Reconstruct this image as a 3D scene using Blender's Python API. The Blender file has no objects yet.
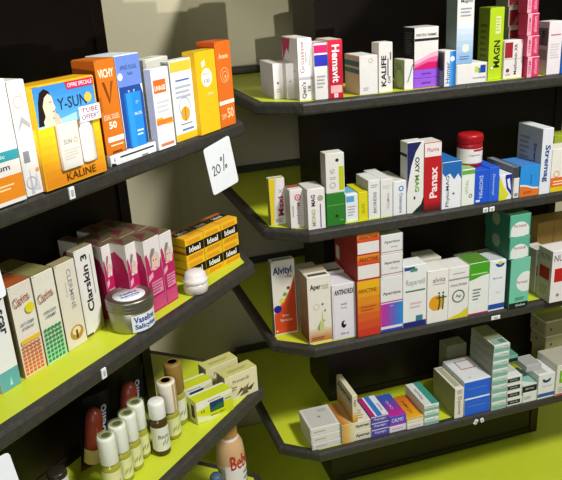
import bpy, bmesh, math, random
from mathutils import Vector, Matrix
random.seed(7)
SC = bpy.context.scene
COL = SC.collection

# ------------------------------------------------------------------ materials
def lin(c):
    c = c/255.0
    return c/12.92 if c <= .04045 else ((c+.055)/1.055)**2.4
def rgb(h):
    h = h.lstrip('#')
    return tuple(lin(int(h[i:i+2], 16)) for i in (0, 2, 4))
MATS = {}
def mat(h, rough=.5, kind='print', amt=.06, scale=60.0, bump=0.0, spec=.35):
    """procedural paint or print: base colour broken up by a little object-space noise"""
    key = (h, rough, kind)
    if key in MATS: return MATS[key]
    m = bpy.data.materials.new(kind + '_' + h.lstrip('#'))
    m.use_nodes = True
    nt = m.node_tree; b = nt.nodes['Principled BSDF']
    r, g, bl = rgb(h)
    tc = nt.nodes.new('ShaderNodeTexCoord')
    no = nt.nodes.new('ShaderNodeTexNoise'); no.inputs['Scale'].default_value = scale
    no.inputs['Detail'].default_value = 4
    nt.links.new(tc.outputs['Object'], no.inputs['Vector'])
    mx = nt.nodes.new('ShaderNodeMix'); mx.data_type = 'RGBA'
    mx.inputs[6].default_value = (r*(1-amt), g*(1-amt), bl*(1-amt), 1)
    mx.inputs[7].default_value = (min(1, r*(1+amt)), min(1, g*(1+amt)), min(1, bl*(1+amt)), 1)
    nt.links.new(no.outputs['Fac'], mx.inputs[0])
    nt.links.new(mx.outputs[2], b.inputs['Base Color'])
    b.inputs['Roughness'].default_value = rough
    b.inputs['Specular IOR Level'].default_value = spec
    if bump:
        bp = nt.nodes.new('ShaderNodeBump'); bp.inputs['Strength'].default_value = bump
        bp.inputs['Distance'].default_value = .002
        nt.links.new(no.outputs['Fac'], bp.inputs['Height'])
        nt.links.new(bp.outputs['Normal'], b.inputs['Normal'])
    MATS[key] = m
    return m
def clear(h, rough=.12, alpha=.45, kind='clear_plastic'):
    key = (h, rough, alpha, kind)
    if key in MATS: return MATS[key]
    m = mat(h, rough, kind)
    b = m.node_tree.nodes['Principled BSDF']
    b.inputs['Alpha'].default_value = alpha
    b.inputs['Specular IOR Level'].default_value = .6
    MATS[key] = m
    return m
def metal(h, rough=.3):
    m = mat(h, rough, 'metal'); m.node_tree.nodes['Principled BSDF'].inputs['Metallic'].default_value = .9
    return m

# ------------------------------------------------------------------ mesh building
class MB:
    def __init__(s): s.v = []; s.f = []; s.m = []; s.mats = []; s.smooth = []
    def mi(s, m):
        if m not in s.mats: s.mats.append(m)
        return s.mats.index(m)
    def add(s, vs, fs, m, smooth=False):
        o = len(s.v); k = s.mi(m)
        s.v += [tuple(v) for v in vs]
        for f in fs:
            s.f.append([o+i for i in f]); s.m.append(k); s.smooth.append(smooth)
    def prism(s, poly, z0, z1, m, bev=0.0):
        """closed upright solid over a convex or concave polygon, with an optional chamfer round top and bottom"""
        n = len(poly)
        def inset(d):
            out = []
            for i in range(n):
                p0, p1, p2 = Vector(poly[i-1]), Vector(poly[i]), Vector(poly[(i+1) % n])
                a = (p1-p0).normalized(); b = (p2-p1).normalized()
                na, nb = Vector((-a.y, a.x)), Vector((-b.y, b.x))
                q = (na+nb); q = q/max(.2, q.dot(na)) if q.length > 1e-6 else na
                out.append(p1+q*d)
            return out
        area = sum(poly[i-1][0]*poly[i][1]-poly[i][0]*poly[i-1][1] for i in range(n))
        if area < 0: poly = list(reversed(poly))
        if bev:
            ins = inset(bev)
            rings = [[(p.x, p.y, z0) for p in ins], [(p[0], p[1], z0+bev) for p in poly],
                     [(p[0], p[1], z1-bev) for p in poly], [(p.x, p.y, z1) for p in ins]]
        else:
            rings = [[(p[0], p[1], z0) for p in poly], [(p[0], p[1], z1) for p in poly]]
        vs = [v for r in rings for v in r]; fs = []
        for k in range(len(rings)-1):
            for i in range(n):
                j = (i+1) % n
                fs.append([k*n+i, k*n+j, (k+1)*n+j, (k+1)*n+i])
        fs.append(list(reversed(range(n)))); fs.append([(len(rings)-1)*n+i for i in range(n)])
        s.add(vs, fs, m)
    def box(s, x0, y0, z0, x1, y1, z1, m, bev=0.0):
        s.prism([(x0, y0), (x1, y0), (x1, y1), (x0, y1)], z0, z1, m, bev)
    def lathe(s, prof, m, cx=0, cy=0, seg=28, smooth=True):
        vs = []; fs = []
        for r, z in prof:
            for i in range(seg):
                a = 2*math.pi*i/seg; vs.append((cx+r*math.cos(a), cy+r*math.sin(a), z))
        for k in range(len(prof)-1):
            for i in range(seg):
                j = (i+1) % seg
                fs.append([k*seg+i, k*seg+j, (k+1)*seg+j, (k+1)*seg+i])
        s.add(vs, fs, m, smooth)
        if prof[0][0] > 1e-4: s.add([vs[i] for i in range(seg)], [list(reversed(range(seg)))], m)
        if prof[-1][0] > 1e-4: s.add([vs[(len(prof)-1)*seg+i] for i in range(seg)], [list(range(seg))], m)
    def build(s, name, parent=None, loc=None, rot=None):
        me = bpy.data.meshes.new(name)
        me.from_pydata(s.v, [], s.f)
        for m in s.mats: me.materials.append(m)
        me.polygons.foreach_set('material_index', s.m)
        me.polygons.foreach_set('use_smooth', s.smooth)
        me.update()
        o = bpy.data.objects.new(name, me); COL.objects.link(o)
        if parent: o.parent = parent
        if loc is not None: o.location = loc
        if rot is not None: o.rotation_euler = rot
        return o

GL = {}
BOLD = {'MAGN', 'Panax', 'Stremag', 'Hemavit', 'MAG', 'MONO', 'Maxi', 'OXY', 'Vaseline', 'Salicylee', 'Ideal', 'Labello', 'A-scar', 'VICHY', 'Clarskin 3', 'KALIFE', 'Alvityl', 'Aper', 'ANTINOREX', 'Apernat', 'UVAGE', '50'}
def glyphs(text):
    """outline of a word as flat triangles, unit height, centred on its own box"""
    if text in GL: return GL[text]
    cu = bpy.data.curves.new('tmp', 'FONT'); cu.body = text; cu.size = 1; cu.resolution_u = 2; cu.offset = .028 if text in BOLD else .008
    ob = bpy.data.objects.new('tmp', cu); COL.objects.link(ob)
    dg = bpy.context.evaluated_depsgraph_get()
    me = bpy.data.meshes.new_from_object(ob.evaluated_get(dg))
    vs = [(v.co.x, v.co.y) for v in me.vertices]; fs = [list(p.vertices) for p in me.polygons]
    bpy.data.objects.remove(ob); bpy.data.curves.remove(cu); bpy.data.meshes.remove(me)
    x0 = min(v[0] for v in vs); x1 = max(v[0] for v in vs); y0 = min(v[1] for v in vs); y1 = max(v[1] for v in vs)
    vs = [(v[0]-(x0+x1)/2, v[1]-(y0+y1)/2) for v in vs]
    # make every triangle face the reader
    out = []
    for f in fs:
        a = sum(vs[f[i-1]][0]*vs[f[i]][1]-vs[f[i]][0]*vs[f[i-1]][1] for i in range(len(f)))
        out.append(f if a > 0 else list(reversed(f)))
    GL[text] = (vs, out, x1-x0, y1-y0)
    return GL[text]

class Face:
    """a printable rectangle: origin, unit axes U and V, outward normal N, size in metres; ops are in fractions of the size"""
    def __init__(s, mb, o, U, V, N, W, H): s.mb, s.o, s.U, s.V, s.N, s.W, s.H = mb, Vector(o), Vector(U), Vector(V), Vector(N), W, H; s.k = 0
    def P(s, x, y): return s.o+s.U*x+s.V*y+s.N*(.0002+.00006*s.k)
    def poly(s, pts, m):
        pts = [(min(.994, max(.006, u)), min(.994, max(.006, v))) for u, v in pts]      # ink stays on its own face
        vs = [s.P(u*s.W, v*s.H) for u, v in pts]
        a = sum(pts[i-1][0]*pts[i][1]-pts[i][0]*pts[i-1][1] for i in range(len(pts)))
        r = list(range(len(pts)))
        s.mb.add(vs, [r if a > 0 else r[::-1]], m); s.k += 1
    def draw(s, ops):
        for op in ops:
            t = op[0]
            if t == 'r': _, a, b, c, d, h = op; s.poly([(a, b), (c, b), (c, d), (a, d)], mat(h))
            elif t == 'p': s.poly(op[1], mat(op[2]))
            elif t in ('c', 'o'):        # disc or ellipse: u, v, radius across as a fraction of the width, colour, squash
                u, v, r, h = op[1:5]; q = op[5] if len(op) > 5 else 1.0
                n = 22; s.poly([(u+r*math.cos(6.2832*i/n), v+r*q*s.W/s.H*math.sin(6.2832*i/n)) for i in range(n)], mat(h))
            elif t == 'ring':
                u, v, r, w, h = op[1:6]; n = 24; vs = []; fs = []
                for i in range(n):
                    c, sn = math.cos(6.2832*i/n), math.sin(6.2832*i/n)
                    vs += [s.P(u*s.W+r*s.W*c, v*s.H+r*s.W*sn), s.P(u*s.W+(r-w)*s.W*c, v*s.H+(r-w)*s.W*sn)]
                    j = (i+1) % n; fs.append([2*i, 2*j, 2*j+1, 2*i+1])
                s.mb.add(vs, fs, mat(h)); s.k += 1
            elif t == 'g':               # vertical blend of two inks from v0 to v1
                _, a, b, c, d, h0, h1 = op; n = 7
                for i in range(n):
                    x = i/(n-1)
                    hh = '#%02x%02x%02x' % tuple(int(int(h0[1+2*j:3+2*j], 16)*(1-x)+int(h1[1+2*j:3+2*j], 16)*x) for j in range(3))
                    v0 = b+(d-b)*i/n; v1 = b+(d-b)*(i+1)/n
                    s.poly([(a, v0), (c, v0), (c, v1), (a, v1)], mat(hh)); s.k -= 1
                s.k += 1
            elif t == 'gh':
                _, a, b, c, d, h0, h1 = op; n = 7
                for i in range(n):
                    x = i/(n-1)
                    hh = '#%02x%02x%02x' % tuple(int(int(h0[1+2*j:3+2*j], 16)*(1-x)+int(h1[1+2*j:3+2*j], 16)*x) for j in range(3))
                    u0 = a+(c-a)*i/n; u1 = a+(c-a)*(i+1)/n
                    s.poly([(u0, b), (u1, b), (u1, d), (u0, d)], mat(hh)); s.k -= 1
                s.k += 1
            elif t == 't':               # text, centre u v, box width and height (fractions), colour, turn in degrees
                _, txt, u, v, bw, bh, h = op[:7]; rot = op[7] if len(op) > 7 else 0
                vs, fs, w, hh = glyphs(txt)
                BW, BH = bw*s.W, bh*s.H
                if rot in (90, -90): sx, sy = BH/w, BW/hh
                else: sx, sy = BW/w, BH/hh
                if sy > 2.2*sx: sy = 2.2*sx
                if sx > 1.5*sy: sx = 1.5*sy
                c, sn = math.cos(math.radians(rot)), math.sin(math.radians(rot))
                pts = [s.P(u*s.W+(x*sx*c-y*sy*sn), v*s.H+(x*sx*sn+y*sy*c)) for x, y in vs]
                s.mb.add(pts, fs, mat(h)); s.k += 1
            elif t == 'ln':              # a few lines of fine print: u0 v0 u1 v1, count, colour
                _, a, b, c, d, n, h = op
                for i in range(n):
                    v = d-(d-b)*(i+.5)/n; hv = (d-b)/n*.22; e = a+(c-a)*(1, .86, .94, .7, .9)[i % 5]
                    s.poly([(a, v-hv), (e, v-hv), (e, v+hv), (a, v+hv)], mat(h)); s.k -= 1
                s.k += 1

def carton_faces(mb, w, d, h):
    x, y = w/2, d/2
    return dict(front=Face(mb, (-x, -y, 0), (1, 0, 0), (0, 0, 1), (0, -1, 0), w, h),
                left=Face(mb, (-x, y, 0), (0, -1, 0), (0, 0, 1), (-1, 0, 0), d, h),
                right=Face(mb, (x, -y, 0), (0, 1, 0), (0, 0, 1), (1, 0, 0), d, h),
                back=Face(mb, (x, y, 0), (-1, 0, 0), (0, 0, 1), (0, 1, 0), w, h),
                top=Face(mb, (-x, -y, h), (1, 0, 0), (0, 1, 0), (0, 0, 1), w, d))
def shade(h, k):
    return '#%02x%02x%02x' % tuple(max(0, min(255, int(int(h[1+2*j:3+2*j], 16)*k))) for j in range(3))
USED = {}
def carton(key, name, label, body, art, group=None, cat='box', flap='top'):
    """a folded card carton: bevelled body, tuck flap with its slits and a glue seam, and the printing of each face"""
    x, y, z, a, w, d, h = PLACE[key]
    mb = MB()
    bv = min(.0010, w*.05, h*.05, d*.05)
    mb.box(-w/2, -d/2, 0, w/2, d/2, h, mat(body), bv)
    F = carton_faces(mb, w, d, h)
    edge = mat(shade(body, .72))
    # tuck flap lies on the end of the carton: a thin panel with slits at both corners
    if h > d*.75:
        mb.box(-w/2+.0014, -d/2+.0012, h, w/2-.0014, d/2-.0016, h+.0003, mat(body))
        F['top'].k = 4
        F['top'].poly([(0.03, .90), (.97, .90), (.97, .93), (.03, .93)], edge)
        F['front'].poly([(.02, .985), (.12, .985), (.12, .992), (.02, .992)], edge)
    else:
        F['front'].poly([(.015, .05), (.03, .05), (.03, .95), (.015, .95)], edge)
        F['front'].poly([(.97, .05), (.985, .05), (.985, .95), (.97, .95)], edge)
    F['back'].poly([(.9, .02), (.91, .02), (.91, .98), (.9, .98)], edge)
    for f, ops in art.items(): F[f].draw(ops)
    o = mb.build(name, loc=(x, y, z), rot=(0, 0, a))
    o['label'] = label; o['category'] = cat
    if group: o['group'] = group
    USED[key] = o
    return o
def empty(name, loc, rz=0, label=None, cat=None, group=None, rot=None):
    o = bpy.data.objects.new(name, None); COL.objects.link(o); o.empty_display_size = .02
    o.location = loc; o.rotation_euler = rot or (0, 0, rz)
    if label: o['label'] = label
    if cat: o['category'] = cat
    if group: o['group'] = group
    return o
def tag(o, label, cat, group=None):
    o['label'] = label; o['category'] = cat
    if group: o['group'] = group
    return o

# base centre x y z, turn, width, depth, height in metres
PLACE = {
  'r1_plain': (-0.0266, 0.1419, -0.2512, 0.0000, 0.0231, 0.1070, 0.0779),
  'r1_plain2': (-0.0060, 0.1032, -0.2512, 0.0000, 0.0169, 0.0750, 0.0789),
  'r1_gross': (0.0184, 0.0853, -0.2512, 0.0000, 0.0319, 0.1119, 0.1317),
  'r1_magblue': (0.0499, 0.0527, -0.2512, 0.0000, 0.0299, 0.0700, 0.1196),
  'r1_hemavit': (0.0819, 0.0519, -0.2512, 0.0000, 0.0328, 0.0759, 0.1242),
  'r1_teal': (0.1613, 0.0627, -0.2512, 0.0000, 0.0428, 0.0861, 0.0843),
  'r1_kalife': (0.2062, 0.0468, -0.2512, 0.0000, 0.0327, 0.0390, 0.1083),
  'r1_green': (0.2632, 0.0547, -0.2512, 0.0000, 0.0216, 0.0537, 0.0656),
  'r1_purple1': (0.3088, 0.0758, -0.2512, 0.0000, 0.0651, 0.0900, 0.0209),
  'r1_purple2': (0.3087, 0.0758, -0.2297, 0.0000, 0.0653, 0.0900, 0.0195),
  'r1_blackpink': (0.3080, 0.0588, -0.2096, 0.0000, 0.0593, 0.0560, 0.0914),
  'r1_bluew': (0.3561, 0.0327, -0.2512, 0.0000, 0.0284, 0.0500, 0.0790),
  'r1_sq': (0.4174, 0.0617, -0.2512, 0.0000, 0.0797, 0.0900, 0.0455),
  'r1_magnol': (0.3969, 0.0404, -0.2052, 0.0000, 0.0423, 0.0474, 0.1462),
  'r1_magn': (0.4891, 0.0569, -0.2512, 0.0000, 0.0370, 0.0468, 0.1631),
  'r1_metf': (0.5331, 0.0407, -0.2512, 0.0000, 0.0498, 0.0280, 0.0875),
  'r1_pink1': (0.5781, 0.0297, -0.2512, 0.0000, 0.0316, 0.0350, 0.0479),
  'r1_pink2': (0.5742, 0.0297, -0.2027, 0.0000, 0.0313, 0.0350, 0.0471),
  'r1_pink3': (0.5708, 0.0297, -0.1551, 0.0000, 0.0301, 0.0350, 0.0493),
  'r1_pink4': (0.5671, 0.0297, -0.1052, 0.0000, 0.0293, 0.0350, 0.0482),
  'r1_white': (0.6383, 0.0375, -0.2512, 0.0000, 0.0372, 0.0408, 0.1228),
  'r1_blue': (0.6850, 0.0479, -0.2512, 0.0000, 0.0551, 0.0700, 0.0789),
  'r1_glass0': (0.5750, 0.0850, -0.2512, 0.0000, 0.0617, 0.0500, 0.0680),
  'r1_glass1': (0.5702, 0.0850, -0.1826, 0.0000, 0.0608, 0.0500, 0.0450),
  'r1_glass2': (0.5669, 0.0850, -0.1370, 0.0000, 0.0602, 0.0500, 0.0450),
  'r1_glass3': (0.5636, 0.0850, -0.0914, 0.0000, 0.0595, 0.0500, 0.0450),
  'r2_maxi': (-0.0475, 0.0927, -0.5462, 0.0000, 0.0381, 0.0205, 0.1144),
  'r2_meno': (-0.0134, 0.0616, -0.5462, 0.0000, 0.0323, 0.0414, 0.0929),
  'r2_mon': (0.0243, 0.0445, -0.5462, 0.0000, 0.0419, 0.0640, 0.0977),
  'r2_green': (0.0731, 0.0465, -0.5462, 0.0000, 0.0443, 0.0600, 0.0791),
  'r2_yelw': (0.0740, 0.0333, -0.4665, 0.0000, 0.0448, 0.0337, 0.0935),
  'r2_ltblue': (0.1171, 0.0565, -0.5462, 0.0000, 0.0306, 0.0600, 0.0679),
  'r2_yellow': (0.1461, 0.0645, -0.5462, 0.0000, 0.0242, 0.0761, 0.0691),
  'r2_biores': (0.1734, 0.0605, -0.5462, 0.0000, 0.0297, 0.0734, 0.0945),
  'r2_till': (0.2044, 0.0709, -0.5462, 0.0000, 0.0311, 0.1000, 0.0935),
  'r2_osteo': (0.2367, 0.0675, -0.5462, 0.0000, 0.0332, 0.0983, 0.0850),
  'r2_oxymag': (0.2767, 0.0343, -0.5462, 0.0000, 0.0437, 0.0354, 0.1745),
  'r2_panax': (0.3207, 0.0390, -0.5462, 0.0000, 0.0443, 0.0500, 0.1685),
  'r2_phyto': (0.3691, 0.0533, -0.5462, 0.0000, 0.0514, 0.0900, 0.1172),
  'r2_wgreen': (0.4159, 0.0557, -0.5462, 0.0000, 0.0350, 0.0900, 0.0923),
  'r2_blue1': (0.4527, 0.0547, -0.5462, 0.0000, 0.0387, 0.0900, 0.0854),
  'r2_blue2': (0.4864, 0.0544, -0.5462, 0.0000, 0.0277, 0.0900, 0.0878),
  'r2_swirl': (0.5186, 0.0475, -0.5462, 0.0000, 0.0355, 0.0800, 0.0655),
  'r2_narrow': (0.5507, 0.0490, -0.5462, 0.0000, 0.0159, 0.0800, 0.0513),
  'r2_gray': (0.5464, 0.0655, -0.4943, 0.0000, 0.0188, 0.1131, 0.0295),
  'r2_bluor': (0.5869, 0.0497, -0.5462, 0.0000, 0.0553, 0.0854, 0.0797),
  'r2_strem': (0.6299, 0.0544, -0.5462, 0.0000, 0.0306, 0.0997, 0.1681),
  'r2_worange': (0.6858, 0.0353, -0.5462, 0.0000, 0.0734, 0.0550, 0.1114),
  'r2_yelgreen': (0.7540, 0.1100, -0.5462, 0.0000, 0.0850, 0.0500, 0.1240),
  'r3_alvityl': (-0.0395, 0.1123, -0.8495, 0.0000, 0.0605, 0.0221, 0.2029),
  'r3_apernat': (0.0268, 0.0564, -0.8495, 0.0000, 0.0603, 0.0619, 0.1785),
  'r3_antinorex': (0.0880, 0.0519, -0.8495, 0.0000, 0.0607, 0.0620, 0.1493),
  'r3_antiback': (0.0859, 0.1230, -0.8495, 0.0000, 0.0650, 0.0600, 0.1530),
  'r3_aperback': (0.0275, 0.1200, -0.8495, 0.0000, 0.0506, 0.0500, 0.1680),
  'r3_arac1': (0.1489, 0.0843, -0.8495, 0.0000, 0.0599, 0.1500, 0.1532),
  'r3_arac2': (0.1498, 0.0843, -0.6957, 0.0000, 0.0586, 0.1500, 0.0658),
  'r3_arac3': (0.1499, 0.0843, -0.6293, 0.0000, 0.0580, 0.1500, 0.0542),
  'r3_apert1': (0.2122, 0.0668, -0.8495, 0.0000, 0.0600, 0.1100, 0.1498),
  'r3_apert2': (0.2128, 0.0668, -0.6991, 0.0000, 0.0587, 0.1100, 0.0587),
  'r3_apert3': (0.2129, 0.0668, -0.6398, 0.0000, 0.0580, 0.1100, 0.0510),
  'r3_repar': (0.2743, 0.0343, -0.8495, 0.0000, 0.0644, 0.0500, 0.1699),
  'r3_whiteback': (0.3609, 0.1150, -0.8495, 0.0000, 0.0567, 0.0600, 0.1450),
  'r3_orange': (0.3374, 0.0374, -0.8495, 0.0000, 0.0589, 0.0620, 0.1466),
  'r3_green': (0.3956, 0.0359, -0.8495, 0.0000, 0.0569, 0.0620, 0.1458),
  'r3_gwhite': (0.4542, 0.0353, -0.8495, 0.0000, 0.0581, 0.0620, 0.1477),
  'r3_bluearc': (0.5096, 0.0372, -0.8495, 0.0000, 0.0477, 0.0620, 0.1424),
  'r3_gback1': (0.4861, 0.1125, -0.8495, 0.0000, 0.0602, 0.0550, 0.1200),
  'r3_gback2': (0.5500, 0.1125, -0.8495, 0.0000, 0.0581, 0.0550, 0.1200),
  'r3_mint1': (0.5711, 0.0409, -0.8495, 0.0000, 0.0580, 0.0867, 0.1413),
  'r3_mint2': (0.5637, 0.0525, -0.7076, 0.0000, 0.0594, 0.1100, 0.0597),
  'r3_mint3': (0.5615, 0.0525, -0.6473, 0.0000, 0.0605, 0.1100, 0.0601),
  'r3_redw': (0.6976, 0.0143, -0.8495, 0.0000, 0.0787, 0.0574, 0.1479),
  'r3_redw2': (0.6787, 0.0800, -0.8495, 0.0000, 0.0370, 0.0500, 0.1280),
  'r3_tan': (0.7764, 0.1550, -0.8495, 0.0000, 0.1285, 0.0600, 0.1750),
  'r4_w1': (0.0281, 0.0676, -1.1620, 0.0000, 0.0802, 0.0934, 0.0189),
  'r4_w2': (0.0267, 0.0676, -1.1425, 0.0000, 0.0813, 0.0934, 0.0234),
  'r4_w3': (0.0256, 0.0676, -1.1185, 0.0000, 0.0823, 0.0934, 0.0231),
  'r4_ap1': (0.1130, 0.0705, -1.1620, 0.0000, 0.0826, 0.1046, 0.0295),
  'r4_ap2': (0.1123, 0.0705, -1.1320, 0.0000, 0.0812, 0.1046, 0.0285),
  'r4_apst': (0.1093, 0.0742, -1.1028, 0.0000, 0.0142, 0.1120, 0.0828),
  'r4_pb1': (0.1809, 0.0651, -1.1620, 0.0000, 0.0501, 0.0946, 0.0214),
  'r4_pb2': (0.1802, 0.0651, -1.1400, 0.0000, 0.0505, 0.0946, 0.0202),
  'r4_pb3': (0.1795, 0.0651, -1.1192, 0.0000, 0.0509, 0.0946, 0.0194),
  'r4_bw': (0.2310, 0.0677, -1.1620, 0.0000, 0.0500, 0.1047, 0.0208),
  'r4_bp': (0.2304, 0.0677, -1.1406, 0.0000, 0.0498, 0.1047, 0.0300),
  'r4_o1': (0.2818, 0.0638, -1.1620, 0.0000, 0.0505, 0.1035, 0.0161),
  'r4_o2': (0.2810, 0.0638, -1.1453, 0.0000, 0.0503, 0.1035, 0.0188),
  'r4_t1': (0.3294, 0.0666, -1.1620, 0.0000, 0.0447, 0.1135, 0.0226),
  'r4_t2': (0.3290, 0.0666, -1.1388, 0.0000, 0.0445, 0.1135, 0.0213),
  'r4_t3': (0.3285, 0.0666, -1.1170, 0.0000, 0.0443, 0.1135, 0.0201),
  'r4_dyso': (0.4119, 0.0687, -1.1620, 0.0000, 0.0273, 0.1202, 0.0953),
  'r4_wb1': (0.4691, 0.0684, -1.1620, 0.0000, 0.0795, 0.1173, 0.0551),
  'r4_wb2': (0.4671, 0.0684, -1.1063, 0.0000, 0.0824, 0.1173, 0.0558),
  'r4_olive': (0.4904, 0.1825, -1.1620, 0.0000, 0.0638, 0.0450, 0.1350),
  'r4_q0': (0.5349, 0.0613, -1.1620, 0.0000, 0.0484, 0.1140, 0.0256),
  'r4_q1': (0.5343, 0.0613, -1.1359, 0.0000, 0.0482, 0.1140, 0.0265),
  'r4_q2': (0.5335, 0.0613, -1.1088, 0.0000, 0.0482, 0.1140, 0.0256),
  'r4_q3': (0.5331, 0.0613, -1.0826, 0.0000, 0.0483, 0.1140, 0.0253),
  'r4_q4': (0.5334, 0.0613, -1.0567, 0.0000, 0.0494, 0.1140, 0.0250),
  'r4_q5': (0.5335, 0.0613, -1.0311, 0.0000, 0.0498, 0.1140, 0.0254),
  'r4_q6': (0.5338, 0.0613, -1.0051, 0.0000, 0.0496, 0.1140, 0.0250),
  'r4_q7': (0.5347, 0.0613, -0.9796, 0.0000, 0.0493, 0.1140, 0.0243),
  'r4_k0': (0.5871, 0.0653, -1.1620, 0.0000, 0.0494, 0.1200, 0.0231),
  'r4_k1': (0.5847, 0.0653, -1.1384, 0.0000, 0.0475, 0.1200, 0.0236),
  'r4_k2': (0.5838, 0.0653, -1.1142, 0.0000, 0.0489, 0.1200, 0.0234),
  'r4_k3': (0.5822, 0.0653, -1.0902, 0.0000, 0.0487, 0.1200, 0.0232),
  'r4_k4': (0.6163, 0.1100, -1.0664, 0.0000, 0.0386, 0.0800, 0.0220),
  'r4_m0': (0.6350, 0.0490, -1.1620, 0.0000, 0.0464, 0.0900, 0.0330),
  'r4_m1': (0.6322, 0.0490, -1.1284, 0.0000, 0.0464, 0.0900, 0.0246),
  'r4_s': (0.6870, 0.0430, -1.1620, 0.0000, 0.0540, 0.0795, 0.0798),
  'r4_stop': (0.6609, 0.0575, -1.0816, 0.0000, 0.0495, 0.0550, 0.0200),
  'r4_wg': (0.7573, 0.0425, -1.1620, 0.0000, 0.0853, 0.0900, 0.1017),
  'r4_u0': (0.8340, 0.1650, -1.1620, 0.0000, 0.1082, 0.0700, 0.0650),
  'r4_u1': (0.8250, 0.1650, -1.0964, 0.0000, 0.1051, 0.0700, 0.0500),
  'r4_u2': (0.8201, 0.1650, -1.0458, 0.0000, 0.1042, 0.0700, 0.0500),
  'l1_big': (-0.5933, -0.4928, -0.2512, 0.7529, 0.0765, 0.0500, 0.1566),
  'l1_strip': (-0.5549, -0.4508, -0.2512, 0.7529, 0.0278, 0.0500, 0.1514),
  'l1_kaline': (-0.4945, -0.4094, -0.2512, 0.7529, 0.1158, 0.0400, 0.1404),
  'l1_vichy': (-0.4342, -0.3265, -0.2512, 0.7529, 0.0418, 0.0458, 0.1570),
  'l1_blue': (-0.4024, -0.2821, -0.2512, 0.7529, 0.0549, 0.0600, 0.1576),
  'l1_uvage': (-0.3366, -0.2731, -0.2512, 0.7529, 0.0440, 0.0137, 0.1307),
  'l1_whiteback': (-0.3359, -0.1833, -0.2512, 0.7529, 0.0591, 0.0350, 0.1390),
  'l1_yelw': (-0.2959, -0.2216, -0.2512, 0.7529, 0.0584, 0.0176, 0.1359),
  'l1_yellow': (-0.2493, -0.1843, -0.2512, 0.7529, 0.0595, 0.0261, 0.1437),
  'l1_orange': (-0.2127, -0.1397, -0.2512, 0.7529, 0.0487, 0.0391, 0.1542),
  'l2_ascar': (-0.6401, -0.4269, -0.5462, 0.7529, 0.0345, 0.0500, 0.1686),
  'l2_clo': (-0.6043, -0.3938, -0.5462, 0.7529, 0.0413, 0.0450, 0.1509),
  'l2_clg': (-0.5718, -0.3665, -0.5462, 0.7529, 0.0408, 0.0450, 0.1519),
  'l2_clerm': (-0.5307, -0.3420, -0.5462, 0.7529, 0.0416, 0.0185, 0.1494),
  'l2_clarskin': (-0.4986, -0.3056, -0.5462, 0.7529, 0.0410, 0.0158, 0.1555),
  'l2_p3': (-0.3964, -0.2494, -0.5462, 0.7529, 0.0417, 0.0500, 0.1390),
  'l2_p4': (-0.3683, -0.2241, -0.5462, 0.7529, 0.0334, 0.0500, 0.1367),
  'l2_p2': (-0.4333, -0.2600, -0.5462, 0.7529, 0.0255, 0.0500, 0.1390),
  'l2_p1': (-0.4741, -0.2509, -0.5462, 0.7529, 0.0203, 0.0500, 0.1390),
  'l2_p5': (-0.5104, -0.2122, -0.5462, 0.7529, 0.0203, 0.0500, 0.1390),
  'l2_p6': (-0.4696, -0.2213, -0.5462, 0.7529, 0.0255, 0.0500, 0.1390),
  'l2_p7': (-0.4326, -0.2107, -0.5462, 0.7529, 0.0417, 0.0500, 0.1390),
  'l2_p8': (-0.4045, -0.1854, -0.5462, 0.7529, 0.0334, 0.0500, 0.1367),
  'l2_p9': (-0.4689, -0.1720, -0.5462, 0.7529, 0.0417, 0.0500, 0.1390),
  'l2_p10': (-0.4408, -0.1467, -0.5462, 0.7529, 0.0334, 0.0500, 0.1367),
  'l2_clb1': (-0.6371, -0.3587, -0.5462, 0.7529, 0.0413, 0.0450, 0.1509),
  'l2_clb2': (-0.6046, -0.3315, -0.5462, 0.7529, 0.0408, 0.0450, 0.1519),
  'l2_i00': (-0.3049, -0.1391, -0.5462, 0.6307, 0.0507, 0.0550, 0.0458),
  'l2_i01': (-0.3049, -0.1391, -0.4998, 0.6307, 0.0507, 0.0550, 0.0458),
  'l2_i10': (-0.2632, -0.1086, -0.5462, 0.6307, 0.0507, 0.0550, 0.0458),
  'l2_i11': (-0.2632, -0.1086, -0.4998, 0.6307, 0.0507, 0.0550, 0.0458),
  'l2_i20': (-0.2214, -0.0781, -0.5462, 0.6307, 0.0507, 0.0550, 0.0458),
  'l2_i21': (-0.2214, -0.0781, -0.4998, 0.6307, 0.0507, 0.0550, 0.0458),
  'l3_s1': (-0.2918, -0.1731, -0.8495, 0.3340, 0.0878, 0.0340, 0.0520),
  'l3_s3': (-0.2215, -0.1227, -0.8495, 0.3340, 0.0820, 0.0340, 0.0636),
  'l3_s2': (-0.3242, -0.1208, -0.8495, 0.3340, 0.0888, 0.0340, 0.0520),
  'l3_s4': (-0.2519, -0.0718, -0.8495, 0.3340, 0.0820, 0.0340, 0.0636),
}
# ------------------------------------------------------------------ where things are
CAM = (-0.47149, -1.42548, 0.0)
ZS = [-0.25125, -0.54624, -0.84953, -1.16203]      # tops of the four shelves
ZD = -1.47                                         # top of the lime platform
LC = Vector((-0.16297, -0.12058, 0)); LA = math.radians(43.1353)
LE = Vector((math.cos(LA), math.sin(LA), 0)); LN = Vector((-math.sin(LA), math.cos(LA), 0))
def left_pt(e, n, z): return LC+LE*e+LN*n+Vector((0, 0, z))

LIME = mat('#c3cd34', .42, 'lime_laminate', .05, 25, .05, .4)
BLACK = mat('#170e0b', .42, 'dark_laminate', .25, 30, .1, .35)
RUBBER = mat('#383630', .5, 'rubber_edge', .45, 90, .9, .4)

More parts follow.
